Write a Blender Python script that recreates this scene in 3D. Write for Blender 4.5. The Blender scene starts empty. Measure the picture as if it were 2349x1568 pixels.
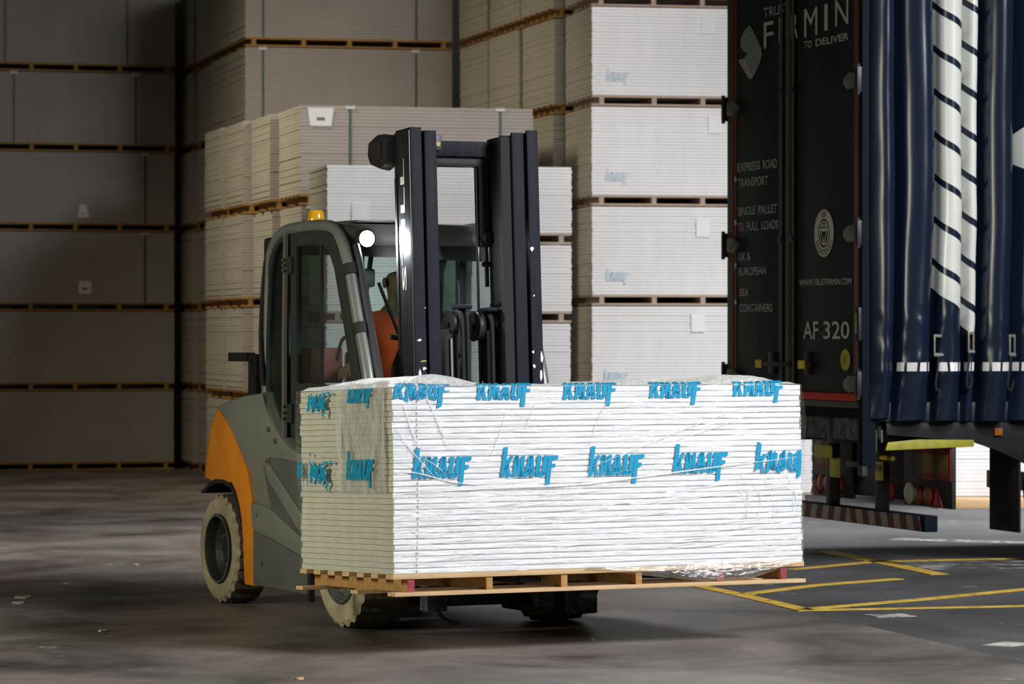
import bpy, bmesh, math, random
from mathutils import Vector, Matrix, noise
random.seed(7)
S = bpy.context.scene
COL = S.collection
rad = math.radians

# ------------------------------------------------------------------ camera, world, light, exposure
cam = bpy.data.cameras.new('camera'); cam_o = bpy.data.objects.new('camera', cam); COL.objects.link(cam_o)
cam_o.location = (0, 0, 1.6); cam_o.rotation_euler = (rad(90 - 0.136), 0, 0)
cam.sensor_width = 36; cam.lens = 122.6; cam.clip_end = 300
cam.dof.use_dof = True; cam.dof.focus_distance = 18.0; cam.dof.aperture_fstop = 5.0
S.camera = cam_o
w = bpy.data.worlds.new('world'); S.world = w; w.use_nodes = True
w.node_tree.nodes['Background'].inputs[0].default_value = (1.0, 0.93, 0.86, 1)
w.node_tree.nodes['Background'].inputs[1].default_value = 0.03
S.view_settings.view_transform = 'Standard'; S.view_settings.look = 'None'
S.view_settings.exposure = 0.0; S.view_settings.gamma = 1.0; S.view_settings.use_curve_mapping = False

def area(name, loc, target, sx, sy, power, col, spread=180):
    l = bpy.data.lights.new(name, 'AREA'); l.shape = 'RECTANGLE'; l.size = sx; l.size_y = sy
    l.energy = power; l.color = col; l.spread = rad(spread)
    o = bpy.data.objects.new(name, l); COL.objects.link(o); o.location = loc
    o.rotation_euler = (Vector(target) - Vector(loc)).to_track_quat('-Z', 'Y').to_euler()
    return o
area('dock_daylight', (8.6, 12.2, 7.0), (0.4, 17.9, 0.9), 3.6, 3.6, 405, (0.97, 0.98, 1.0), 80)
area('floor_fill', (-3.4, 25.0, 9.5), (-3.4, 26.0, 0.0), 1.2, 1.2, 50, (1.0, 0.89, 0.83), 48)  # added overhead fill that brightens the left part of the floor
area('curtain_fill', (5.6, 17.5, 6.6), (3.0, 24.2, 2.4), 1.6, 1.6, 120, (0.97, 0.98, 1.0), 80)  # added fill for the trailer curtain, outside the main beam
area('stack_fill', (2.7, 26.9, 6.4), (0.8, 32.0, 2.4), 2.6, 1.6, 140, (1.0, 0.97, 0.95), 150)  # added to brighten the white stacks, set close for steep falloff
area('yard_daylight', (6.8, 29.0, 5.5), (3.8, 30.0, 0.0), 2.0, 2.0, 330, (0.95, 0.97, 1.0), 95)  # area light put in for the daylight behind the trailer
area('load_end_fill', (-8.6, 14.2, 3.2), (-1.2, 18.6, 0.9), 2.0, 2.0, 76, (1.0, 0.94, 0.74), 70)  # added warm fill for the load's short end, low to spare the floor
area('hall_lamp_aisle', (-5.4, 30.0, 8.5), (-2.4, 34.5, 2.2), 2.0, 2.0, 78, (1.0, 0.88, 0.66), 68)

# ------------------------------------------------------------------ materials
MATS = {}
def mat(name, col, rough=0.6, metal=0.0, noise_amt=0.0, nscale=8.0, stretch=(1, 1, 1), bump=0.0, bscale=40.0, spec=0.5, col2=None, emit=None, coat=0.0):
    if name in MATS: return MATS[name]
    m = bpy.data.materials.new(name); m.use_nodes = True; nt = m.node_tree; b = nt.nodes['Principled BSDF']
    b.inputs['Base Color'].default_value = (*col, 1); b.inputs['Roughness'].default_value = rough
    b.inputs['Metallic'].default_value = metal; b.inputs['Specular IOR Level'].default_value = spec
    if coat: b.inputs['Coat Weight'].default_value = coat; b.inputs['Coat Roughness'].default_value = 0.12
    if emit: b.inputs['Emission Color'].default_value = (*col, 1); b.inputs['Emission Strength'].default_value = emit
    if noise_amt or bump or col2:
        tc = nt.nodes.new('ShaderNodeTexCoord'); mp = nt.nodes.new('ShaderNodeMapping')
        mp.inputs['Scale'].default_value = stretch; nt.links.new(tc.outputs['Object'], mp.inputs[0])
        n = nt.nodes.new('ShaderNodeTexNoise'); n.inputs['Scale'].default_value = nscale; n.inputs['Detail'].default_value = 6
        nt.links.new(mp.outputs[0], n.inputs['Vector'])
        r = nt.nodes.new('ShaderNodeValToRGB'); r.color_ramp.elements[0].position = 0.3; r.color_ramp.elements[1].position = 0.7
        c2 = col2 or tuple(c * (1 - noise_amt) for c in col)
        r.color_ramp.elements[0].color = (*c2, 1); r.color_ramp.elements[1].color = (*(min(1, c * (1 + noise_amt * .4)) for c in col), 1)
        nt.links.new(n.outputs['Fac'], r.inputs[0]); nt.links.new(r.outputs[0], b.inputs['Base Color'])
        if bump:
            n2 = nt.nodes.new('ShaderNodeTexNoise'); n2.inputs['Scale'].default_value = bscale; n2.inputs['Detail'].default_value = 5
            nt.links.new(mp.outputs[0], n2.inputs['Vector'])
            bp = nt.nodes.new('ShaderNodeBump'); bp.inputs['Strength'].default_value = bump; bp.inputs['Distance'].default_value = 0.02
            nt.links.new(n2.outputs['Fac'], bp.inputs['Height']); nt.links.new(bp.outputs[0], b.inputs['Normal'])
    MATS[name] = m; return m

def glass_mat(name, tint, gloss=0.08, haze=0.0):
    m = bpy.data.materials.new(name); m.use_nodes = True; nt = m.node_tree; nt.nodes.clear()
    out = nt.nodes.new('ShaderNodeOutputMaterial'); tr = nt.nodes.new('ShaderNodeBsdfTransparent'); tr.inputs[0].default_value = (*tint, 1)
    gl = nt.nodes.new('ShaderNodeBsdfGlossy'); gl.inputs['Roughness'].default_value = 0.03
    mx = nt.nodes.new('ShaderNodeMixShader'); fr = nt.nodes.new('ShaderNodeFresnel'); fr.inputs[0].default_value = 1.45
    ad = nt.nodes.new('ShaderNodeMath'); ad.operation = 'MULTIPLY'; ad.inputs[1].default_value = gloss / 0.04; ad.use_clamp = True
    nt.links.new(fr.outputs[0], ad.inputs[0]); nt.links.new(ad.outputs[0], mx.inputs[0])
    src = tr
    if haze:
        df = nt.nodes.new('ShaderNodeBsdfDiffuse'); df.inputs[0].default_value = (.75, .8, .78, 1)
        m2 = nt.nodes.new('ShaderNodeMixShader'); m2.inputs[0].default_value = haze
        nt.links.new(tr.outputs[0], m2.inputs[1]); nt.links.new(df.outputs[0], m2.inputs[2]); src = m2
    nt.links.new(src.outputs[0], mx.inputs[1]); nt.links.new(gl.outputs[0], mx.inputs[2]); nt.links.new(mx.outputs[0], out.inputs[0])
    MATS[name] = m; return m

def film_mat(name, milk, milk_col, stretch, gloss=0.10, bump=0.5, rot=0.0):
    m = bpy.data.materials.new(name); m.use_nodes = True; nt = m.node_tree; nt.nodes.clear(); N = nt.nodes.new; L = nt.links.new
    out = N('ShaderNodeOutputMaterial'); tr = N('ShaderNodeBsdfTransparent'); tr.inputs[0].default_value = (.97, .98, .98, 1)
    df = N('ShaderNodeBsdfDiffuse'); df.inputs[0].default_value = (*milk_col, 1)
    gl = N('ShaderNodeBsdfGlossy'); gl.inputs['Roughness'].default_value = 0.16
    tc = N('ShaderNodeTexCoord'); mp = N('ShaderNodeMapping'); mp.inputs['Scale'].default_value = stretch; mp.inputs['Rotation'].default_value = (0, rot, 0)
    L(tc.outputs['Object'], mp.inputs[0])
    n = N('ShaderNodeTexNoise'); n.inputs['Scale'].default_value = 5; n.inputs['Detail'].default_value = 7; n.inputs['Distortion'].default_value = .6; L(mp.outputs[0], n.inputs['Vector'])
    bp = N('ShaderNodeBump'); bp.inputs['Strength'].default_value = bump; bp.inputs['Distance'].default_value = .02; L(n.outputs['Fac'], bp.inputs['Height'])
    L(bp.outputs[0], gl.inputs['Normal']); L(bp.outputs[0], df.inputs['Normal'])
    r = N('ShaderNodeMapRange'); r.inputs[1].default_value = .42; r.inputs[2].default_value = .72; r.inputs[3].default_value = milk; r.inputs[4].default_value = min(.9, milk * 2.2 + .05)
    L(n.outputs['Fac'], r.inputs[0])
    m1 = N('ShaderNodeMixShader'); L(r.outputs[0], m1.inputs[0]); L(tr.outputs[0], m1.inputs[1]); L(df.outputs[0], m1.inputs[2])
    m2 = N('ShaderNodeMixShader'); m2.inputs[0].default_value = gloss; L(m1.outputs[0], m2.inputs[1]); L(gl.outputs[0], m2.inputs[2]); L(m2.outputs[0], out.inputs[0])
    MATS[name] = m; return m

M_black = mat('black_steel', (.022, .023, .026), .45, .3, .35, 6, bump=.05)
M_mast = mat('mast_paint', (.019, .021, .029), .5, 0, .25, 5, (6, 6, 1), bump=.04, bscale=60, spec=.06)
M_mast_side = mat('mast_paint_gloss', (.020, .022, .024), .30, 0, .3, 8, (6, 6, .6))
M_plastic = mat('black_plastic', (.016, .017, .018), .5)
M_rubber = mat('black_rubber', (.012, .012, .013), .8)
M_greyp = mat('grey_truck_paint', (.20, .215, .185), .33, 0, .12, 4, coat=.3)
M_greyd = mat('grey_panel_paint', (.112, .118, .108), .42, 0, .18, 5)
M_orange = mat('orange_truck_paint', (.72, .25, .012), .36, 0, .2, 4, coat=.2)
M_frame = mat('cab_frame_grey', (.17, .19, .165), .35, 0, .15, 6)
M_framed = mat('cab_frame_dark', (.030, .033, .034), .45)
M_bpill = mat('door_pillar_grey', (.105, .10, .09), .45)
M_tube = mat('pillar_tube_silver', (.17, .18, .165), .35, .2)
M_tyre = mat('cream_tyre_rubber', (.35, .305, .195), .85, 0, .35, 7, bump=.2, bscale=30)
M_tyred = mat('dirty_tyre_rubber', (.20, .17, .13), .9, 0, .5, 7)
M_tread = mat('dirty_shaded_tread', (.10, .085, .062), .9, 0, .5, 9, bump=.3, bscale=25)  # dark from dirt, with the rear wheels' shade put into the colour too
M_rim = mat('rim_dark', (.03, .034, .036), .5, .4, .5, 9)
M_rimg = mat('rim_grey_green', (.13, .15, .125), .5, .3, .5, 14)
M_mud = mat('mud_caked_steel', (.085, .085, .095), .8, 0, .7, 14, col2=(.012, .012, .014), bump=.3)
M_paper = mat('plasterboard_white_paper', (.80, .80, .82), .7, 0, .04, 3)
M_core = mat('plasterboard_cut_end', (.62, .62, .52), .9, 0, .12, 5, (1, 2, 14), bump=.15, bscale=30)
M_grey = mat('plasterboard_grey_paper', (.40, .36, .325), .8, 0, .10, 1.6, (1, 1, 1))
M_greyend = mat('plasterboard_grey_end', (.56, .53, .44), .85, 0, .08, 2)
M_white = mat('pack_white_wrap', (.80, .78, .78), .42, 0, .06, 2, (3, 3, .6))
M_whiteend = mat('pack_white_end', (.60, .55, .47), .75, 0, .06, 2)
M_gap = mat('pack_gap', (.10, .09, .085), .9)
M_gapw = mat('pack_gap_pale', (.34, .33, .33), .9)
M_woodp = mat('pallet_pale_pine', (.46, .35, .27), .8, 0, .2, 4, (1, 8, 8))
M_wood = mat('pallet_pine', (.64, .43, .22), .75, 0, .22, 4, (1, 8, 8), bump=.1)
M_woodd = mat('pallet_pine_weathered', (.42, .23, .07), .8, 0, .25, 4, (1, 8, 8))
M_red = mat('pallet_red_paint', (.33, .05, .06), .8, 0, .4, 20)
M_strap = mat('green_strap', (.018, .065, .045), .5)
M_clip = mat('pale_strap_clip', (.62, .64, .62), .5)
M_label = mat('paper_label', (.78, .78, .78), .6, 0, .04, 10)
M_ink = mat('label_ink', (.16, .16, .17), .7)
M_blue = mat('printed_blue', (.004, .30, .53), .35)
M_blueL = mat('pale_blue_print', (.56, .66, .73), .6)
M_amber = mat('amber_lens', (.85, .42, .01), .2, 0, spec=.6, coat=.5)
M_tdoor = mat('trailer_door_navy', (.013, .017, .021), .55, 0, .2, 3, spec=.25)
M_tframe = mat('trailer_frame_olive', (.085, .085, .066), .5, .3, .2, 5)
M_tred = mat('trailer_red_edge', (.17, .028, .016), .5)
M_tred2 = mat('trailer_red_strip', (.38, .030, .020), .45)
M_tlet = mat('trailer_lettering', (.42, .43, .37), .5)
M_tletd = mat('trailer_lettering_dim', (.30, .33, .31), .5)
M_galv = mat('galvanised_hinge', (.20, .20, .15), .5, .5, .5, 20)
M_post = mat('trailer_post_navy', (.006, .010, .017), .8, 0, spec=.1)
M_yel = mat('yellow_paint', (.62, .47, .015), .5, 0, .2, 12)
M_yelsign = mat('yellow_plate', (.34, .32, .03), .5, 0, .25, 12)
M_chrome = mat('bright_metal', (.75, .78, .76), .2, .9)
M_platered = mat('marker_red', (.20, .015, .012), .5)
M_plateyel = mat('marker_amber', (.17, .105, .012), .5, 0, .15, 12)
M_lred = mat('red_lens', (.20, .02, .015), .3)
M_lred2 = mat('bright_red_reflector', (.62, .03, .02), .3)
M_lamb = mat('amber_tail_lens', (.22, .06, .025), .3)
M_lwhite = mat('white_tail_lens', (.42, .43, .38), .3)
M_bwhite = mat('bumper_white_tape', (.28, .27, .22), .5)
M_bred = mat('bumper_red_tape', (.09, .016, .014), .5)
M_ref = mat('reflective_tape', (.74, .72, .70), .4)
M_ypaint = mat('yellow_floor_paint', (.80, .52, .07), .7, 0, .4, 9, (1, 1, 1))
M_wpaint = mat('white_floor_paint', (.55, .53, .50), .75, 0, .4, 7)
def wear(m, lo, hi, sc):
    nt = m.node_tree; N = nt.nodes.new; L = nt.links.new; b = nt.nodes['Principled BSDF']; out = nt.nodes['Material Output']
    tc = N('ShaderNodeTexCoord'); n = N('ShaderNodeTexNoise'); n.inputs['Scale'].default_value = sc; n.inputs['Detail'].default_value = 8; n.inputs['Roughness'].default_value = .7; L(tc.outputs['Object'], n.inputs['Vector'])
    r = N('ShaderNodeMapRange'); r.inputs[1].default_value = lo; r.inputs[2].default_value = hi; L(n.outputs['Fac'], r.inputs[0])
    tr = N('ShaderNodeBsdfTransparent'); mx = N('ShaderNodeMixShader'); L(r.outputs[0], mx.inputs[0]); L(tr.outputs[0], mx.inputs[1]); L(b.outputs[0], mx.inputs[2]); L(mx.outputs[0], out.inputs[0])
wear(M_ypaint, .30, .42, 5.0)
M_wdust = mat('worn_white_dust', (.50, .48, .46), .8, 0, .4, 6); wear(M_wdust, .47, .60, 2.6)
M_wworn = mat('worn_white_paint', (.55, .53, .50), .75, 0, .4, 7); wear(M_wworn, .42, .52, 6.0)
M_hivis = mat('hi_vis_orange_cloth', (1.0, .13, .022), .8, 0, .10, 9, bump=.2, bscale=12)
M_skin = mat('skin', (.22, .115, .075), .55)
M_hair = mat('cropped_hair', (.035, .028, .024), .8)
M_trous = mat('hi_vis_trousers', (.75, .10, .018), .8)
M_seat = mat('seat_fabric', (.02, .02, .022), .85)
M_redbox = mat('red_brown_plastic', (.22, .045, .035), .6)
M_lamp = mat('work_lamp_lens', (.92, .97, 1.0), .2, emit=60)
M_tealw = mat('pale_teal_panel', (.45, .62, .62), .5)
M_wall = mat('warehouse_wall', (.30, .27, .22), .8, 0, .12, .6)
M_ceil = mat('warehouse_ceiling', (.34, .31, .26), .8)
M_scrap = mat('paper_scrap', (.40, .40, .35), .8)
G_green = glass_mat('tinted_glass', (.90, .965, .94), .02)
G_dark = glass_mat('dark_tinted_glass', (.60, .73, .66), .03)
G_clear = glass_mat('window_glass', (.96, .985, .98), .02)
F_front = film_mat('stretch_film_clear', .02, (.95, .95, .97), (1.0, 3, 9), .10, 1.0, .12)
F_milky = film_mat('stretch_film_milky', .40, (.56, .59, .53), (3, 4, 1.6), .06, .2)
F_side = film_mat('stretch_film_side', .05, (.62, .64, .55), (3, 2.5, 7), .05, .3)
F_top = film_mat('stretch_film_top', .62, (.86, .87, .84), (4, 4, 4), .12, .9)
F_fold = film_mat('stretch_film_fold', .55, (.98, .98, .98), (8, 8, 8), .15, .2)
F_under = film_mat('stretch_film_loose', .05, (.9, .9, .92), (4, 4, 9), .22, .8)

# ------------------------------------------------------------------ mesh helpers
class MB:
    def __init__(s): s.v = []; s.f = []; s.m = []; s.mi = 0
    def add(s, vs, fs):
        o = len(s.v); s.v += [tuple(p) for p in vs]; s.f += [tuple(i + o for i in f) for f in fs]; s.m += [s.mi] * len(fs); return s
    def box(s, x0, x1, y0, y1, z0, z1):
        return s.add([(x0, y0, z0), (x1, y0, z0), (x1, y1, z0), (x0, y1, z0), (x0, y0, z1), (x1, y0, z1), (x1, y1, z1), (x0, y1, z1)],
                     [(0, 3, 2, 1), (4, 5, 6, 7), (0, 1, 5, 4), (1, 2, 6, 5), (2, 3, 7, 6), (3, 0, 4, 7)])
    def loft(s, loops, cap=True, close=True):
        n = len(loops[0]); vs = [p for l in loops for p in l]; fs = []
        for k in range(len(loops) - 1):
            for i in range(n if close else n - 1):
                j = (i + 1) % n; fs.append((k * n + i, k * n + j, (k + 1) * n + j, (k + 1) * n + i))
        if cap: fs += [tuple(reversed(range(n))), tuple(range((len(loops) - 1) * n, len(loops) * n))]
        return s.add(vs, fs)
    def cyl(s, p0, p1, r0, r1=None, n=14, cap=True):
        r1 = r0 if r1 is None else r1; p0 = Vector(p0); p1 = Vector(p1); d = (p1 - p0).normalized()
        a = d.orthogonal().normalized(); b = d.cross(a)
        return s.loft([[p + (a * math.cos(t) + b * math.sin(t)) * r for t in [2 * math.pi * i / n for i in range(n)]] for p, r in ((p0, r0), (p1, r1))], cap)
    def lathe(s, prof, c, axis='x', n=32, fn=None, cap=True):
        c = Vector(c); loops = []
        for a, r in prof:
            lp = []
            for i in range(n):
                t = 2 * math.pi * i / n; rr = r if fn is None else fn(a, r, i)
                q = (a, rr * math.cos(t), rr * math.sin(t)) if axis == 'x' else ((rr * math.cos(t), a, rr * math.sin(t)) if axis == 'y' else (rr * math.cos(t), rr * math.sin(t), a))
                lp.append(c + Vector(q))
            loops.append(lp)
        return s.loft(loops, cap)
    def tube(s, path, r, n=8, smooth=0, sq=None):
        P = [Vector(p) for p in path]
        if smooth: P = catmull(P, smooth)
        loops = []; up = None
        for i, p in enumerate(P):
            d = (P[min(i + 1, len(P) - 1)] - P[max(i - 1, 0)]).normalized()
            if up is None: up = d.orthogonal().normalized()
            up = (up - d * up.dot(d)).normalized(); b = d.cross(up)
            rr = r[i] if isinstance(r, (list, tuple)) else r
            loops.append([p + (up * math.cos(2 * math.pi * k / n) + b * math.sin(2 * math.pi * k / n)) * rr for k in range(n)])
        return s.loft(loops)
    def prism(s, poly, fn, d0, d1):
        return s.loft([[fn(a, b, d0) for a, b in poly], [fn(a, b, d1) for a, b in poly]])
    def ring(s, outer, inner, fn, d0, d1):
        n = len(outer); L = [[fn(a, b, d) for a, b in pl] for pl, d in ((outer, d0), (inner, d0), (inner, d1), (outer, d1))]
        vs = [p for l in L for p in l]; fs = []
        for k in range(4):
            for i in range(n):
                j = (i + 1) % n; k2 = (k + 1) % 4; fs.append((k * n + i, k * n + j, k2 * n + j, k2 * n + i))
        return s.add(vs, fs)
    def sph(s, c, r, n=14, m=9):
        c = Vector(c); r = (r, r, r) if not isinstance(r, (tuple, list)) else r
        vs = [c + Vector((0, 0, -r[2]))]; fs = []
        for i in range(1, m):
            t = -math.pi / 2 + math.pi * i / m
            for k in range(n):
                a = 2 * math.pi * k / n; vs.append(c + Vector((r[0] * math.cos(t) * math.cos(a), r[1] * math.cos(t) * math.sin(a), r[2] * math.sin(t))))
        vs.append(c + Vector((0, 0, r[2]))); T = len(vs) - 1
        for k in range(n):
            fs.append((0, 1 + (k + 1) % n, 1 + k)); fs.append((T, 1 + (m - 2) * n + k, 1 + (m - 2) * n + (k + 1) % n))
            for i in range(m - 2): fs.append((1 + i * n + k, 1 + i * n + (k + 1) % n, 1 + (i + 1) * n + (k + 1) % n, 1 + (i + 1) * n + k))
        return s.add(vs, fs)
    def mesh(s, name, mats, bevel=0, seg=2, smooth=40, xf=None):
        me = bpy.data.meshes.new(name)
        me.from_pydata([xf(Vector(p)) for p in s.v] if xf else s.v, [], s.f)
        for i, p in enumerate(me.polygons): p.material_index = s.m[i]
        bm = bmesh.new(); bm.from_mesh(me); bmesh.ops.recalc_face_normals(bm, faces=bm.faces)
        if bevel:
            ed = [e for e in bm.edges if len(e.link_faces) == 2 and e.calc_face_angle(0) > rad(28)]
            bmesh.ops.bevel(bm, geom=ed, offset=bevel, segments=seg, affect='EDGES', profile=.6, clamp_overlap=True)
        bm.to_mesh(me); bm.free()
        for m_ in (mats if isinstance(mats, (list, tuple)) else [mats]): me.materials.append(m_)
        if smooth:
            me.polygons.foreach_set('use_smooth', [True] * len(me.polygons)); me.set_sharp_from_angle(angle=rad(smooth))
        return me
    def build(s, name, mats, parent=None, **k):
        return obj(name, s.mesh(name, mats, **k), parent)

def catmull(P, sub):
    P = [Vector(p) for p in P]; out = []
    for i in range(len(P) - 1):
        p0 = P[max(i - 1, 0)]; p1 = P[i]; p2 = P[i + 1]; p3 = P[min(i + 2, len(P) - 1)]
        for k in range(sub):
            t = k / sub
            out.append(.5 * ((2 * p1) + (p2 - p0) * t + (2 * p0 - 5 * p1 + 4 * p2 - p3) * t * t + (3 * p1 - p0 - 3 * p2 + p3) * t ** 3))
    out.append(P[-1]); return out

def obj(name, me, parent=None, kind=None):
    o = bpy.data.objects.new(name, me); COL.objects.link(o)
    if parent: o.parent = parent
    if kind: o['kind'] = kind
    return o
def thing(name, label, cat, loc=(0, 0, 0), rot=(0, 0, 0), group=None):
    o = bpy.data.objects.new(name, None); COL.objects.link(o); o.location = loc; o.rotation_euler = rot; o.empty_display_size = .1
    return tag(o, label, cat, group)
def tag(o, label, cat, group=None):
    o['label'] = label; o['category'] = cat
    if group: o['group'] = group
    return o
def text_mesh(txt, size, xs=1.0, extrude=0.0, bold=0.0):
    cu = bpy.data.curves.new('t', 'FONT'); cu.body = txt; cu.size = size; cu.resolution_u = 3; cu.offset = bold; cu.extrude = extrude
    to = bpy.data.objects.new('t', cu); COL.objects.link(to)
    dg = bpy.context.evaluated_depsgraph_get(); me = bpy.data.meshes.new_from_object(to.evaluated_get(dg))
    bpy.data.objects.remove(to); bpy.data.curves.remove(cu); return me
def fit_text(name, txt, width, height, mt, parent, fn, bold=0.0, mirror=False):
    """text scaled to width x height, vertices mapped by fn(a, b) with a to the right, b up from the baseline"""
    me = text_mesh(txt, 1.0, bold=bold)
    xs = [v.co.x for v in me.vertices]; ys = [v.co.y for v in me.vertices]
    x0, x1, y0, y1 = min(xs), max(xs), min(ys), max(ys)
    for v in me.vertices:
        v.co = Vector(fn((v.co.x - x0) / (x1 - x0) * width, (v.co.y - y0) / (y1 - y0) * height))
    me.materials.clear(); me.materials.append(mt); me.name = name
    return obj(name, me, parent)

# ------------------------------------------------------------------ setting: floor, yard, shell
def ground_mat(name, base, dark, pale, rough, fine, stretch, patch=.62, rot=0.0, bumpk=.15):
    m = bpy.data.materials.new(name); m.use_nodes = True; nt = m.node_tree; b = nt.nodes['Principled BSDF']; N = nt.nodes.new; L = nt.links.new
    tc = N('ShaderNodeTexCoord'); mp = N('ShaderNodeMapping'); mp.inputs['Scale'].default_value = stretch; mp.inputs['Rotation'].default_value = (0, 0, rot); L(tc.outputs['Object'], mp.inputs[0])
    n1 = N('ShaderNodeTexNoise'); n1.inputs['Scale'].default_value = .9; n1.inputs['Detail'].default_value = 9; n1.inputs['Roughness'].default_value = .62; n1.inputs['Distortion'].default_value = .4; L(mp.outputs[0], n1.inputs['Vector'])
    r1 = N('ShaderNodeValToRGB'); r1.color_ramp.elements[0].position = .32; r1.color_ramp.elements[0].color = (*dark, 1); r1.color_ramp.elements[1].position = .66; r1.color_ramp.elements[1].color = (*base, 1); L(n1.outputs['Fac'], r1.inputs[0])
    n2 = N('ShaderNodeTexNoise'); n2.inputs['Scale'].default_value = 2.2; n2.inputs['Detail'].default_value = 10; n2.inputs['Roughness'].default_value = .7; L(mp.outputs[0], n2.inputs['Vector'])
    r2 = N('ShaderNodeMapRange'); r2.inputs[1].default_value = patch; r2.inputs[2].default_value = patch + .08; L(n2.outputs['Fac'], r2.inputs[0])
    mx = N('ShaderNodeMix'); mx.data_type = 'RGBA'; L(r2.outputs[0], mx.inputs[0]); L(r1.outputs[0], mx.inputs[6]); mx.inputs[7].default_value = (*pale, 1)
    n3 = N('ShaderNodeTexNoise'); n3.inputs['Scale'].default_value = fine; n3.inputs['Detail'].default_value = 3; L(tc.outputs['Object'], n3.inputs['Vector'])
    m3 = N('ShaderNodeMix'); m3.data_type = 'RGBA'; m3.blend_type = 'OVERLAY'; m3.inputs[0].default_value = .35; L(mx.outputs[2], m3.inputs[6]); L(n3.outputs['Color'], m3.inputs[7])
    hs = N('ShaderNodeHueSaturation'); hs.inputs['Saturation'].default_value = .75; L(m3.outputs[2], hs.inputs['Color']); L(hs.outputs[0], b.inputs['Base Color'])
    rr = N('ShaderNodeMapRange'); rr.inputs[3].default_value = rough - .1; rr.inputs[4].default_value = rough + .15; L(n1.outputs['Fac'], rr.inputs[0]); L(rr.outputs[0], b.inputs['Roughness'])
    bp = N('ShaderNodeBump'); bp.inputs['Strength'].default_value = bumpk; bp.inputs['Distance'].default_value = .01; L(n3.outputs['Fac'], bp.inputs['Height']); L(bp.outputs[0], b.inputs['Normal'])
    return m
M_conc = ground_mat('polished_concrete', (.245, .208, .182), (.042, .036, .029), (.42, .39, .36), .46, 60, (1.0, .8, 1), .635, rad(-14))
M_asph = ground_mat('worn_asphalt', (.105, .105, .11), (.045, .045, .047), (.42, .40, .37), .75, 90, (1.1, .8, 1), .63, rad(17), .4)

# boundary between hall slab and yard asphalt runs along the depth axis of the building
def bx(y): return 1.677 - (y - 20.157) * 0.258
fl = MB(); Y0, Y1 = -2.0, 50.0
fl.loft([[(-14, Y0, 0), (bx(Y0), Y0, 0), (bx(Y1), Y1, 0), (-14, Y1, 0)], [(-14, Y0, -.2), (bx(Y0), Y0, -.2), (bx(Y1), Y1, -.2), (-14, Y1, -.2)]])
o = fl.build('floor', M_conc, smooth=0); o['kind'] = 'structure'; o['label'] = 'dull polished concrete floor of the hall'
fl = MB(); fl.loft([[(bx(Y0), Y0, 0), (16, Y0, 0), (16, Y1, 0), (bx(Y1), Y1, 0)], [(bx(Y0), Y0, -.2), (16, Y0, -.2), (16, Y1, -.2), (bx(Y1), Y1, -.2)]])
o = fl.build('floor', M_asph, smooth=0); o['kind'] = 'structure'; o['label'] = 'worn dark asphalt of the loading bay'
for nm, b_ in (('wall_back', (-14, 16, 50, 50.3, 0, 11)), ('wall_left', (-14.3, -14, -2, 50.3, 0, 11)), ('ceiling', (-14.3, 16, 14, 50.3, 11, 11.2))):
    o = MB().box(*b_).build(nm, M_ceil if nm == 'ceiling' else M_wall, smooth=0); o['kind'] = 'structure'

def paint(name, label, pts, wd, mt, cat='floor marking', group=None, z=.004):
    P = [Vector((x, y, 0)) for x, y in pts]; L_ = []; R_ = []
    for i, p in enumerate(P):
        d = (P[min(i + 1, len(P) - 1)] - P[max(i - 1, 0)]).normalized(); n = Vector((-d.y, d.x, 0)) * wd / 2
        L_.append(p + n); R_.append(p - n)
    mb = MB(); k = len(P)
    mb.add([(q.x, q.y, z) for q in L_] + [(q.x, q.y, z) for q in R_] + [(q.x, q.y, .0005) for q in L_] + [(q.x, q.y, .0005) for q in R_],
           [(i, i + 1, k + i + 1, k + i) for i in range(k - 1)] + [(i, 2 * k + i, 2 * k + i + 1, i + 1) for i in range(k - 1)] + [(k + i, k + i + 1, 3 * k + i + 1, 3 * k + i) for i in range(k - 1)] + [(0, k, 3 * k, 2 * k), (k - 1, 3 * k - 1, 4 * k - 1, 2 * k - 1)])
    return tag(mb.build(name, mt, smooth=0), label, cat, group)
g = 'yellow box lines on the asphalt'
paint('painted_line', 'broad yellow line along the edge of the concrete slab', [(1.10, 22.40), (1.40, 21.36), (1.70, 20.17)], .11, M_ypaint, group=g)
paint('painted_line', 'lowest yellow line, running right from the slab corner', [(1.64, 20.15), (3.7, 20.64)], .095, M_ypaint, group=g)
paint('painted_line', 'yellow diagonal starting at the slab corner', [(1.70, 20.24), (2.48, 21.0), (3.9, 22.6)], .10, M_ypaint, group=g)
paint('painted_line', 'yellow diagonal just behind the pallet corner', [(1.43, 21.42), (1.95, 22.2), (2.52, 22.75)], .10, M_ypaint, group=g)
paint('painted_line', 'bent yellow line below the striped bumper', [(2.0, 25.42), (2.31, 25.62), (2.56, 24.5), (2.84, 23.15)], .13, M_ypaint, group=g)
paint('painted_line', 'faint yellow line crossing below the trailer light panel', [(1.89, 23.65), (2.57, 24.5)], .09, M_ypaint, group=g)
paint('painted_line', 'long yellow line in front of the trailer wheel', [(2.50, 24.46), (3.9, 24.92)], .12, M_ypaint, group=g)
paint('painted_line', 'ragged white line under the trailer', [(2.98, 27.15), (3.5, 26.85), (4.2, 26.5)], .28, M_wworn)
paint('painted_line', 'broad dusty white band beside the yellow lines', [(2.72, 24.05), (3.2, 24.1), (3.75, 24.25)], .75, M_wdust, z=.003)
paint('painted_line', 'white painted arrow tip at the lower right edge', [(2.48, 17.85), (2.62, 18.05)], .16, M_wpaint)
paint('painted_line', 'short pale worn patch left of the white arrow tip', [(2.03, 19.75), (2.26, 19.82)], .2, M_wworn)
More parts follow.
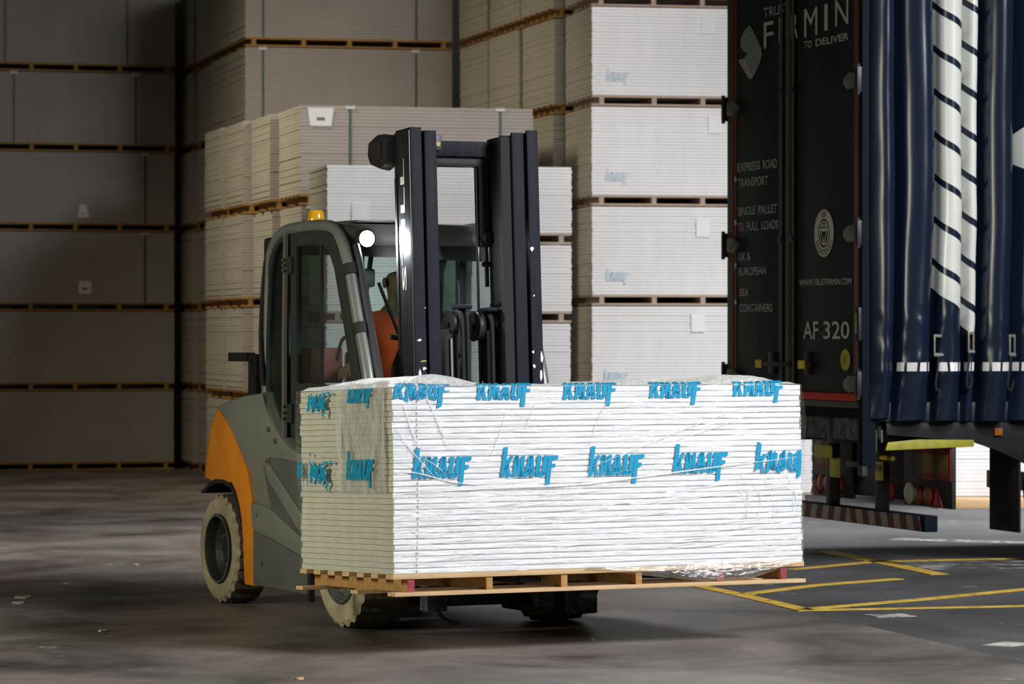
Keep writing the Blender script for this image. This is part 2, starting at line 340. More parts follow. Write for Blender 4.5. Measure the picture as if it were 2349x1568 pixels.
for i, (x, y, r, lb) in enumerate([(-2.97, 21.15, .05, 'large torn paper scrap at the left edge'), (-2.93, 20.7, .03, 'long thin paper scrap below the torn one'), (-2.85, 22.3, .018, 'pale chip beside the left edge of the floor'),
                         (-2.2, 18.75, .018, 'thin pale splinter on the dark floor left'), (-.98, 16.15, .016, 'yellow wood splinter on the front floor'), (-2.6, 24.1, .02, 'small white crumb in the bright floor patch'), (.42, 18.2, .012, 'dark crumb on the floor right of the wheels')]):
    mb = MB(); n = 7
    lp = [(x + r * (1 + .5 * random.random()) * math.cos(6.283 * k / n), y + 2.6 * r * (.6 + .5 * random.random()) * math.sin(6.283 * k / n)) for k in range(n)]
    mb.loft([[(a, b, .001) for a, b in lp], [(a * 1, b * 1, .005 + .004 * (k % 2)) for k, (a, b) in enumerate(lp)]])
    tag(mb.build('floor_scrap', M_scrap if i != 4 else M_wood, smooth=0), lb, 'scrap', 'scraps on the floor')
# ------------------------------------------------------------------ plasterboard packs in the background stacks
def pack_boards_mesh(W, d, h, lay, kind):
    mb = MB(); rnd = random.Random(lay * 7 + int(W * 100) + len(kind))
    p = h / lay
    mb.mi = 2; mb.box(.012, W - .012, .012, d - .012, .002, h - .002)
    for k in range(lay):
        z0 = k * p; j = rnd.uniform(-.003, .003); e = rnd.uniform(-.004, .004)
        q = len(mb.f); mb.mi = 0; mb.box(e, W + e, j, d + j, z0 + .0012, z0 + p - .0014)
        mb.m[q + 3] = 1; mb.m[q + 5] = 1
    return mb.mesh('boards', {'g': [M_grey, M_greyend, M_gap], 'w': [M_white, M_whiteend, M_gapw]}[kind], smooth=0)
def bar_mesh(name, b_, m_): return MB().box(*b_).mesh(name, m_, smooth=0)
MESHC = {}
def cached(key, fn):
    if key not in MESHC: MESHC[key] = fn()
    return MESHC[key]
ORD = ['bottom', 'second', 'third', 'fourth', 'fifth', 'sixth']
PH = .098
def pallet_at(W, d, loc, rz, label, wm):
    t = thing('pallet', label, 'pallet', loc, (0, 0, rz), 'pallets in the stacks')
    def deck():
        mb = MB()
        for k in range(6): mb.box(0, W, k * (d - .1) / 5, k * (d - .1) / 5 + .1, PH - .02, PH)
        return mb.mesh('deck', wm, smooth=0)
    def foot():
        mb = MB()
        for k in range(3): mb.box(0, W, k * (d - .1) / 2, k * (d - .1) / 2 + .1, 0, .018)
        return mb.mesh('bottom_slats', wm, smooth=0)
    obj('deck', cached(('deck', W, d, wm.name), deck), t); obj('bottom_slats', cached(('foot', W, d, wm.name), foot), t)
    bm_ = cached(('bear', d, wm.name), lambda: bar_mesh('bearer', (0, .045, .004, d - .004, .018, PH - .02), wm))
    for x in (.07, W * .27, W * .5 - .02, W * .73 - .04, W - .115):
        b = obj('bearer', bm_, t); b.location.x = x
    return t
def strap_part(W, d, h, x, t):
    mb = MB(); mb.box(x, x + .022, -.0075, -.0045, 0, h + .004); mb.box(x, x + .022, -.0075, d + .0075, h + .001, h + .004)
    s_ = mb.build('strap', M_strap, t, smooth=0)
    mb = MB(); mb.box(x - .035, x + .055, -.012, -.002, h - .028, h - .002); mb.box(x - .035, x + .055, -.012, .05, h + .004, h + .007); mb.build('edge_clip', M_clip, s_, smooth=0)
# KNAUF lettering, unit letter height
def logo_quads(cap=False):
    t = .20; w_ = .49; gp = .022; Q = []
    x = 0.0; top = 1.0 if cap else 1.42
    Q += [[(x, 0), (x + t, 0), (x + t, top), (x, top)], [(x + t * .6, .36), (x + t + .02, .30), (x + .50, 1), (x + .31, 1)], [(x + t, .50), (x + .30, 0), (x + .50, 0), (x + .29, .66)]]
    x += w_ + gp + .03
    Q += [[(x, 0), (x + t * .9, 0), (x + t * .9, 1), (x, 1)], [(x + w_ - t * .9, 0), (x + w_, 0), (x + w_, 1), (x + w_ - t * .9, 1)], [(x, 1), (x + t * .95, 1), (x + w_, 0), (x + w_ - t * .95, 0)]]
    x += w_ + gp
    Q += [[(x, 0), (x + t, 0), (x + .33, 1), (x + .14, 1)], [(x + w_ + .02 - t, 0), (x + w_ + .02, 0), (x + .36, 1), (x + .17, 1)], [(x + .1, .2), (x + .4, .2), (x + .37, .36), (x + .13, .36)]]
    x += w_ + gp + .02
    Q += [[(x, .16), (x + t, .10), (x + t, 1), (x, 1)], [(x + w_ - t, .10), (x + w_, .16), (x + w_, 1), (x + w_ - t, 1)], [(x, .17), (x + .10, 0), (x + w_ - .10, 0), (x + w_, .17), (x + w_ - t, .2), (x + t, .2)]]
    x += w_ + gp
    Q += [[(x, -.38), (x + t, -.38), (x + t, 1), (x, 1)], [(x + t, .80), (x + .46, .80), (x + .46, 1), (x + t, 1)], [(x + t, .42), (x + .38, .42), (x + .38, .60), (x + t, .60)]]
    return [[(a + .12 * b, b) for a, b in q] for q in Q], x + .46
def logo_mesh(fn, name, mt, cap=False, sub=3):
    mb = MB(); Q, _ = logo_quads(cap)
    for q in Q:
        if len(q) == 4:
            a, b, c, d_ = [Vector((*p, 0)) for p in q]
            g_ = [[(a.lerp(b, i / 2)).lerp(d_.lerp(c, i / 2), k / (sub * 2)) for i in range(3)] for k in range(sub * 2 + 1)]
            vs = [fn(p.x, p.y) for r_ in g_ for p in r_]
            mb.add(vs, [(3 * k + i, 3 * k + i + 1, 3 * k + i + 4, 3 * k + i + 3) for k in range(sub * 2) for i in range(2)])
        else: mb.add([fn(*p) for p in q], [tuple(range(len(q)))])
    return mb.mesh(name, mt, smooth=0)

def stack(corner, ang, W, d, rows, kind, desc, pitch=.933, layers=28, first=None, straps=(), dec=None):
    z = 0.0
    for r in range(rows):
        ph = first if (r == 0 and first) else pitch
        rz = rad(ang) + random.uniform(-.004, .004); h = ph - PH - .011
        ox, oy = random.uniform(-.012, .012), random.uniform(-.012, .012)
        L = (corner[0] + ox, corner[1] + oy)
        pallet_at(W, d, (L[0], L[1], z + .001), rz, 'wooden pallet under the %s pack of %s' % (ORD[r], desc), M_woodp if kind == 'w' else M_woodd)
        t = thing('plasterboard_pack', '%s plasterboard pack, %s from the floor, %s' % ('grey' if kind == 'g' else 'white', ORD[r], desc) if r else '%s plasterboard pack at the bottom of %s' % ('grey' if kind == 'g' else 'white', desc), 'plasterboard pack', (L[0], L[1], z + PH + .002), (0, 0, rz), 'stacked plasterboard packs')
        obj('boards', cached(('b', W, d, round(h, 3), layers, kind), lambda: pack_boards_mesh(W, d, h, layers, kind)), t, 'stuff')
        for x in straps: strap_part(W, d, h, x + random.uniform(-.06, .06), t)
        if dec: dec(r, t, W, h)
        z += ph
def paper(t, x, z, w_, h_, tilt=0, code=True, part='label'):
    mb = MB(); mb.loft([[(x, -.009, z), (x + w_, -.009, z), (x + w_ - tilt * w_, -.009 - .02 * abs(tilt), z + h_), (x + tilt * w_, -.009 - .02 * abs(tilt), z + h_)], [(x, -.007, z), (x + w_, -.007, z), (x + w_ - tilt * w_, -.007, z + h_), (x + tilt * w_, -.007, z + h_)]])
    p = mb.build(part, M_label, t, smooth=0)
    if code:
        mb = MB(); rnd = random.Random(int(x * 1000))
        mb.box(x + w_ * .3, x + w_ * .7, -.0105, -.0095, z + h_ * .3, z + h_ * .3 + .03)
        mb.build('print', M_ink, p, smooth=0)

def decA(r, t, W, h):
    if r == 3: paper(t, 1.2, .06, .14, .15, .22)
    if r == 2: paper(t, 1.22, .1, .15, .15, 0)
    for x in ((.34, 1.78) if r >= 4 else ((2.0,) if r >= 2 else ())): strap_part(W, d=1.17, h=h, x=x + (.1 if r == 4 else 0), t=t)
A_ang = 17.4
ca, sa = math.cos(rad(A_ang)), math.sin(rad(A_ang))
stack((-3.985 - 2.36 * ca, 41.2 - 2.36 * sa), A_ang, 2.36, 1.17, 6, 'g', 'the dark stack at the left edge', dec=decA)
an = 13.7; cb, sb = math.cos(rad(an)), math.sin(rad(an))
def back(c, k, step=1.2): return (c[0] - sb * step * k, c[1] + cb * step * k)
def decB(r, t, W, h):
    for x in ((.18, 1.85) if r >= 4 else ()): strap_part(W, 1.15, h, x, t)
B = (-2.834, 37.2)
for k in range(5):
    off = (0, -.02, .01, -.06, -.06)[k]
    c0 = back(B, k + (.05 if k > 2 else 0)); c0 = (c0[0] + off * .6, c0[1] + off * .1)
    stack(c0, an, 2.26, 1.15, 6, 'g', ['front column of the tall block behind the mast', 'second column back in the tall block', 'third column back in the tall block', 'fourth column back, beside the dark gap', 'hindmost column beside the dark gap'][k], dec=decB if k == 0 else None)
S2 = (-2.33, 33.72)
for k in range(3):
    c0 = back(S2, k, 1.14)
    stack((c0[0] - (0, .10, .12)[k], c0[1]), an, 2.2, 1.10, 4, 'g', ['near column left of the cab', 'middle column left of the cab', 'far column left of the cab'][k])
def decS3(r, t, W, h):
    if r == 3:
        paper(t, .09, h - .19, .2, .17, -.12); strap_part(W, 1.15, h, .46, t); strap_part(W, 1.15, h, 1.90, t)
    if r in (0, 1, 2): strap_part(W, 1.15, h, .08, t)
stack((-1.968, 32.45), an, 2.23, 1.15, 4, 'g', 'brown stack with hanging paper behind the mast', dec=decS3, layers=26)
def decS4(r, t, W, h):
    if r == 3: paper(t, .22, .06, .16, .2, 0, False)
stack((-1.634, 30.8), 11.5, 2.21, 1.1, 4, 'w', 'white stack right behind the cab', pitch=.70, first=1.0, layers=21, dec=decS4)
def decS5(r, t, W, h):
    if r in (2, 3, 4):
        me = logo_mesh(lambda a, b: (.13 + a * .085, -.0085, .13 + b * .085), 'printed_logo', M_blueL if r != 3 else M_blueL)
        obj('printed_logo', me, t)
        fit_text('printed_line', '2400 x 1200 x 15', .9, .03, M_blueL, t, lambda a, b: (.13 + a, -.0085, .045 + b)) if False else None
    if r == 1:
        obj('printed_logo', logo_mesh(lambda a, b: (.11 + a * .085, -.0085, .12 + b * .085), 'printed_logo', M_blueL), t)
    x = {1: .95, 2: 1.0, 3: 1.12, 4: 1.05}.get(r)
    if x: paper(t, x, h - .24 - (.04 if r == 2 else 0), .13, .18, 0, False)
a5 = 14.9; c5, s5 = math.cos(rad(a5)), math.sin(rad(a5)); S5 = (.744, 32.6)
for k in range(4):
    c0 = (S5[0] - s5 * 1.3 * k, S5[1] + c5 * 1.3 * k)
    stack(c0, a5 - (4 if k == 0 else 0), 2.13, 1.2, 6, 'w' if k < 1 else 'g', ['white stack beside the trailer doors', 'second column behind the white trailer-side stack', 'third column behind the white trailer-side stack', 'fourth column behind the white trailer-side stack'][k], dec=decS5 if k == 0 else None)
stack((3.95, 32.2), 6, 2.2, 1.2, 1, 'w', 'the row seen under the trailer by the mudflap', layers=24)
o = MB().box(3.9, 6.2, 31.9, 32.15, .0, .09).build('timber_bearer', M_wood, bevel=.004); tag(o, 'pale timber on the ground under the trailer, before a white pack', 'timber')
# ------------------------------------------------------------------ the forklift
TR = rad(25.7)
FL = thing('forklift', 'grey and orange electric forklift with enclosed cab carrying the wrapped load', 'forklift', (-.32, 19.23, 0), (0, 0, TR))
def sidefn(a, b, d): return (d, a, b)         # a = along the truck (backwards +), b = up, d = across

def body_loops(prof, xs, base=1.9, infl=None):
    loops = []
    cy = sum(p[0] for p in prof) / len(prof); cz = sum(p[1] for p in prof) / len(prof)
    for x, k, ins in xs:
        lp = []
        for a, b in prof:
            if a > base: a = base + (a - base) * k
            a2 = a - ins * (1 if a > cy else -1) * (1 if abs(a - cy) > .12 else 0); b2 = b - ins * (1 if b > cz else -1)
            lp.append((x, a2, b2))
        loops.append(lp)
    return loops
def arc(cx_, cz_, r, a0, a1, n): return [(cx_ + r * math.cos(rad(a0 + (a1 - a0) * i / n)), cz_ + r * math.sin(rad(a0 + (a1 - a0) * i / n))) for i in range(n + 1)]
XS = [(-.60, .62, .02), (-.595, .70, .008), (-.575, .80, 0), (-.5, .93, 0), (-.3, 1.0, 0), (0, 1.02, 0), (.3, 1.0, 0), (.5, .93, 0), (.575, .80, 0), (.595, .70, .008), (.60, .62, .02)]
bound = [(2.11, 1.15), (1.957, 1.10), (1.778, .990), (1.637, .868), (1.567, .793), (1.497, .622), (1.477, .496), (1.470, .13)]
# grey hull
prof = [(1.470, .13), (.42, .13), (.42, .40), (.36, .62), (.20, .76), (-.10, .80), (-.10, .90), (.30, .91), (.62, .915), (.80, .93), (.95, .965), (1.09, 1.02), (1.22, 1.10), (1.32, 1.20), (1.36, 1.262), (1.7, 1.235), (2.0, 1.195), (2.18, 1.165)] + bound[0:1] + bound[1:]
hull = MB(); hull.loft(body_loops(prof[:-1], XS)); hull.build('chassis_hull', M_greyp, FL, smooth=35)
# raised lower side panel and step panel seams on both flanks
for sgn in (-1, 1):
    p = MB(); p.prism([(1.465, .14), (.44, .14), (.44, .30), (.73, .345), (1.19, .42), (1.465, .455)], sidefn, sgn * .598, sgn * .612); p.build('side_skirt', M_greyd, FL, bevel=.006)
    p = MB(); p.prism([(1.468, .47), (1.19, .435), (.73, .36), (.44, .315), (.44, .395), (.72, .455), (1.2, .60), (1.49, .62)], sidefn, sgn * .598, sgn * .618); p.build('side_step_panel', M_greyp, FL, bevel=.006)
    p = MB(); p.prism([(1.19, .61), (.72, .465), (.44, .41), (.40, .62), (.5, .86), (1.09, .89), (1.26, .885), (1.30, .84)], sidefn, sgn * .598, sgn * .616); p.build('battery_cover', M_greyd, FL, bevel=.008)
    p = MB(); p.prism([(1.27, .86), (1.18, .845), (.72, .60), (.5, .53), (.5, .47), (.75, .50), (1.22, .77)], sidefn, sgn * .616, sgn * .622); p.build('cover_swage', M_greyp, FL, bevel=.003)
    for a, b in ((1.13, .985), (1.235, 1.05), (1.39, .55), (1.32, .27), (1.20, .875)):
        p = MB(); p.cyl((sgn * .60, a, b), (sgn * .622, a, b), .016, .013, 10); p.build('fastener', M_frame if b > .9 else M_greyd, FL)
# orange counterweight cheek with the rear wheel arch cut out
oc = bound + [(1.60, .13), (1.62, .3), (1.645, .50)] + [(1.685, .585), (1.74, .66), (1.82, .712), (1.95, .733), (2.15, .73), (2.35, .728), (2.50, .74), (2.46, .86), (2.36, 1.04), (2.22, 1.14)]
XO = [(-.607, .50, .012), (-.604, .60, .004), (-.585, .72, 0), (-.52, .88, 0), (-.3, 1.0, 0), (0, 1.02, 0), (.3, 1.0, 0), (.52, .88, 0), (.585, .72, 0), (.604, .60, .004), (.607, .50, .012)]
ob = MB(); ob.loft(body_loops(oc, XO)); ob.build('counterweight', M_orange, FL, smooth=35)
lipo = [(1.655, .51), (1.695, .585), (1.75, .66), (1.83, .713), (1.95, .734), (2.08, .732), (2.20, .705), (2.27, .665), (2.32, .655)]
lipi = [(1.675, .50), (1.715, .570), (1.765, .640), (1.84, .690), (1.95, .710), (2.07, .708), (2.18, .685), (2.255, .645), (2.32, .637)]
for x0, x1 in ((-.612, -.36), (.36, .612)):
    ar = MB(); ar.prism(lipo + lipi[::-1], sidefn, x0, x1); ar.build('wheel_arch_lip', M_rubber, FL)
MB().box(-.33, .33, 1.80, 2.10, .22, .60).build('steer_axle', M_black, FL, bevel=.02)
MB().box(-.34, .34, .42, 1.6, .16, .5).build('underbody', M_black, FL, bevel=.02)

def wheel(x_out, y, r, wd, sgn, tyre_m, rim_m, rimr):
    z = r; s_ = sgn; xi = x_out - s_ * wd
    def lug(a, rr, i): return rr - (.016 if (i // 2) % 2 and rr > r * .96 else 0)
    t = MB(); pr = [(xi, rimr), (xi, r * .90), (xi + s_ * .02, r * .985), (xi + s_ * wd * .33, r), (xi + s_ * wd * .67, r), (x_out - s_ * .02, r * .985), (x_out, r * .90), (x_out + s_ * .006, r * .8), (x_out, rimr * 1.12), (x_out - s_ * .01, rimr)]
    t.lathe(pr, (0, y, z), 'x', 96, lug, False)
    t.m = [1 if 2 <= k // 96 <= 4 else 0 for k in range(len(t.f))]
    wh = t.build('wheel', [tyre_m, M_tread], FL, smooth=28)
    q = MB(); q.lathe([(x_out - s_ * .012, rimr * 1.0), (x_out + s_ * .004, rimr * 1.01), (x_out + s_ * .006, rimr * .94), (x_out - s_ * .01, rimr * .90), (x_out - s_ * .05, rimr * .84), (x_out - s_ * .09, rimr * .55), (x_out - s_ * .085, rimr * .3), (x_out - s_ * .05, rimr * .26), (x_out - s_ * .05, .001)], (0, y, z), 'x', 40, None, False)
    q.build('rim', rim_m, wh, smooth=35)
    q = MB(); q.lathe([(x_out - s_ * .012, rimr * .985), (x_out + s_ * .009, rimr * .985), (x_out + s_ * .009, rimr * .935), (x_out - s_ * .012, rimr * .935)], (0, y, z), 'x', 40, None, False); q.build('rim_edge', M_rimg, wh)
    for k in range(8):
        a = 6.283 * k / 8; cy, cz = y + rimr * .47 * math.cos(a), z + rimr * .47 * math.sin(a)
        MB().cyl((x_out - s_ * .09, cy, cz), (x_out - s_ * .055, cy, cz), .014, .012, 6).build('wheel_nut', M_rimg, wh, smooth=0)
wheel(-.645, 1.95, .325, .22, -1, M_tyre, M_rim, .205)
wheel(.645, 1.95, .325, .22, 1, M_tyre, M_rim, .205)
wheel(-.685, 0, .355, .30, -1, M_tyre, M_rimg, .22)
wheel(.76, 0, .355, .30, 1, M_tyre, M_rimg, .22)
MB().box(-.52, .58, -.10, .16, .105, .46).build('drive_axle', M_mud, FL, bevel=.03)
for x in (-.36, .42):
    p = MB(); p.cyl((x - .08, 0, .355), (x + .08, 0, .355), .17, .17, 20); p.build('wheel_hub_motor', M_mud, FL)
    MB().box(x - .09, x + .09, -.2, .1, .07, .3).build('axle_bracket', M_mud, FL, bevel=.02)
for sgn, x0 in ((-1, -.70), (1, .47)):
    p = MB(); ro = arc(0, .355, .43, 20, 160, 12); ri = arc(0, .355, .40, 20, 160, 12); p.ring(ro, ri, sidefn, x0, x0 + .30); p.build('front_mudguard', M_plastic, FL)
# headlamp bracket in front of the right drive wheel
p = MB(); p.box(.47, .655, -.46, -.40, .07, .30); hb = p.build('lamp_bracket', M_mud, FL, bevel=.01)
p = MB(); p.sph((.60, -.462, .17), (.05, .014, .032)); p.build('lamp_glass', M_rimg, hb)
MB().box(.30, .40, -.44, -.34, .11, .42).build('mast_foot', M_mud, FL, bevel=.008)
MB().box(-.36, -.24, -.44, -.34, .11, .42).build('mast_foot', M_mud, FL, bevel=.008)
p = MB(); p.tube([(-.23, -.26, .22), (-.225, -.26, .13), (-.20, -.27, .07), (-.14, -.28, .036), (-.10, -.29, .034)], .011, 8, 5); p.build('hanging_cable', M_rubber, FL)
MB().box(-.965, -.935, -.26, -.22, .17, .40).build('side_guard_bar', M_black, FL, bevel=.004)
MB().box(-.965, -.60, -.25, -.22, .33, .37).build('side_guard_arm', M_black, FL, bevel=.004)

# ---- mast (leans back a little)
TILT = rad(3.3)
def tl(p): y, z = p.y + .05, p.z - .3; return Vector((p.x, -.05 + y * math.cos(TILT) + z * math.sin(TILT), .3 + z * math.cos(TILT) - y * math.sin(TILT)))
MF = -.275
def mbld(mb, name, m_, **k): return mb.build(name, m_, FL, xf=tl, **k)
def channel(x_web, x_fl, y0, y1, z0, z1, t=.022):
    """U channel: web at x_web, flanges reaching to x_fl"""
    mb = MB(); a, b = sorted((x_web, x_fl)); s_ = 1 if x_fl > x_web else -1
    mb.prism([(x_web, y0), (x_fl, y0), (x_fl, y0 + t), (x_web + s_ * t, y0 + t), (x_web + s_ * t, y1 - t), (x_fl, y1 - t), (x_fl, y1), (x_web, y1)], lambda p_, q_, d: (p_, q_, d), z0, z1)
    return mb
mbld(channel(-.325, -.258, MF, MF + .20, .12, 2.715), 'outer_mast_rail', [M_mast], bevel=.004)
mbld(channel(.447, .38, MF, MF + .20, .12, 2.715), 'outer_mast_rail', [M_mast], bevel=.004)
mbld(channel(-.24, -.168, MF + .004, MF + .17, .12, 2.70), 'inner_mast_rail', M_mast, bevel=.004)
mbld(channel(.36, .290, MF + .004, MF + .17, .12, 2.70), 'inner_mast_rail', M_mast, bevel=.004)
pl = MB().box(-.333, -.326, MF + .006, MF + .205, .14, 2.70); sp = mbld(pl, 'mast_side_plate', M_mast_side, bevel=.002)
pl = MB().box(-.338, -.326, MF + .172, MF + .20, .2, 2.45); mbld(pl, 'mast_edge_strip', M_black, bevel=.002)
for x0, x1 in ((.225, .288),): mbld(MB().box(x0, x1, MF + .02, MF + .20, .2, 2.68), 'lift_chain_channel', M_rubber, bevel=.01)
mbld(MB().box(-.17, .30, MF + .13, MF + .165, 2.575, 2.66), 'top_crossbeam', M_mast, bevel=.006)
mbld(MB().box(-.17, .30, MF + .165, MF + .21, 2.52, 2.64), 'rear_crossbeam', M_black, bevel=.02)
mbld(MB().box(-.32, .44, MF + .20, MF + .23, .9, 1.02), 'mast_tie_bar', M_black, bevel=.01)
mbld(MB().box(-.32, .44, MF + .20, MF + .23, .25, .40), 'mast_tie_bar', M_black, bevel=.01)
mbld(MB().box(-.165, -.10, MF + .08, MF + .135, 2.60, 2.685), 'beam_stop', M_black, bevel=.006)
p = MB(); p.cyl((-.125, MF + .075, 2.635), (-.125, MF + .09, 2.635), .014, .014, 10); mbld(p, 'stop_bolt', M_yelsign)
hb = MB(); hb.loft([[(-.325, .0, 2.50), (-.325, -.09, 2.52), (-.325, -.11, 2.69), (-.325, .05, 2.715), (-.325, .17, 2.69), (-.325, .185, 2.60), (-.325, .15, 2.54)], [(-.39, .0, 2.51), (-.39, -.07, 2.53), (-.39, -.09, 2.67), (-.39, .05, 2.70), (-.39, .16, 2.67), (-.39, .175, 2.60), (-.39, .14, 2.55)]])
mbld(hb, 'hose_reel_cover', M_plastic, bevel=.015)
mbld(MB().prism([(.02, 2.55), (.13, 2.58), (.14, 2.66), (.05, 2.67), (-.03, 2.66), (-.03, 2.57)], sidefn, -.39, -.396), 'reel_recess', M_rubber, bevel=.002)
for x, z0, z1, r in ((.150, .6, 2.60, .008), (.262, .6, 2.50, .010), (.205, 1.86, 2.54, .012)):
    p = MB(); p.cyl((x, MF + .19, z0), (x, MF + .19, z1), r, r, 10); mbld(p, 'lift_rod', M_black)
p = MB(); p.box(.16, .225, MF + .17, MF + .205, 2.08, 2.54); p.box(.175, .25, MF + .17, MF + .2, 1.97, 2.0); mbld(p, 'chain_anchor', M_rubber, bevel=.012)
p = MB(); p.cyl((.205, MF + .15, 2.13), (.205, MF + .18, 2.13), .035, .035, 14); mbld(p, 'anchor_knob', M_rubber)
# hose pulleys and looping hoses seen between the rails
for (x, zc, r, hose) in ((.0, 1.655, .075, (-.005, .025)), (.155, 1.64, .085, (.175,)), (.235, 1.67, .07, (.262, .29))):
    y = MF + .17
    p = MB(); p.lathe([(-.018, .01), (-.018, r), (-.006, r * .92), (.006, r * .92), (.018, r), (.018, .01)], (x - .03, y, zc), 'x', 28); pu = mbld(p, 'hose_pulley', M_plastic)
    p = MB(); p.cyl((x - .055, y, zc), (x - .0, y, zc), .018, .018, 12); p.build('pulley_pin', M_black, pu, xf=tl)
    p = MB(); p.box(x - .02, x + .055, y - .11, y + .02, zc + .075, zc + .10); mbld(p, 'pulley_guard', M_mast, bevel=.012)
    for hx in hose:
        p = MB(); p.tube([(hx, y + .06, zc - .3), (hx, y + .06, zc), (hx, y + .02, zc + .062), (hx, y - .05, zc + .062), (hx, y - .09, zc), (hx, y - .09, zc - .35), (hx, y - .09, .55)], .0125, 8, 4); mbld(p, 'hydraulic_hose', M_rubber)
for x in (-.055, .20):
    p = MB(); p.box(x - .035, x + .045, MF + .13, MF + .2, .5, 1.62); mbld(p, 'lift_cylinder', M_rubber, bevel=.015)
    mbld(MB().box(x - .005, x + .008, MF + .118, MF + .126, 1.35, 1.57), 'cylinder_scale', M_tube)
# paint chips
for x, z, a, b in ((-.30, 1.555, .018, .012), (-.28, 1.44, .03, .010), (-.275, 1.40, .02, .014), (-.30, 1.36, .012, .05), (-.27, 1.345, .02, .022), (.395, 2.06, .016, .02), (.385, 1.49, .012, .012), (.435, 1.455, .012, .05), (.43, 1.37, .014, .05), (.39, 1.41, .012, .02), (.40, 1.80, .008, .008), (-.262, 1.73, .008, .006)):
    rc = random.Random(int((x + 9) * 1000 + z * 77)); n_ = 7
    lp = [(x + a * (.35 + .6 * rc.random()) * math.cos(6.283 * k / n_), z + b * (.35 + .6 * rc.random()) * math.sin(6.283 * k / n_)) for k in range(n_)]
    mbld(MB().prism(lp, lambda u, v, d: (u, d, v), MF - .0015, MF + .002), 'paint_chip', M_label if z != 1.44 else M_yelsign, smooth=0)
# maker lettering on the left mast plate, reading upwards
fit_text('mast_lettering', 'STILL', .72, .055, M_tlet, FL, lambda a, b: tl(Vector((-.3345, MF + .075 + b, 1.83 + a))), bold=.02)
# carriage and forks
mbld(MB().box(-.42, .54, MF - .085, MF - .045, .42, .52), 'carriage_plate', M_black, bevel=.006)
mbld(MB().box(-.42, .54, MF - .085, MF - .045, .80, .90), 'carriage_plate', M_black, bevel=.006)
for x in (-.38, -.02, .10, .46): mbld(MB().box(x, x + .04, MF - .085, MF - .05, .42, .95), 'carriage_upright', M_black, bevel=.004)
LT = rad(2.0)
for x in (-.36, .40):
    mb = MB(); mb.box(x, x + .12, -.50, -.45, .300, .90); mb.box(x, x + .12, -1.58, -.455, .300, .330)
    mb.build('fork', M_black, FL, bevel=.004, xf=lambda q: Vector((q.x, q.y, q.z + max(0, -.455 - q.y) * math.tan(LT))))
for x in (-.30, .34): mbld(MB().box(x - .03, x + .09, MF - .05, MF + .03, .16, .75), 'carriage_roller_block', M_mud, bevel=.01)

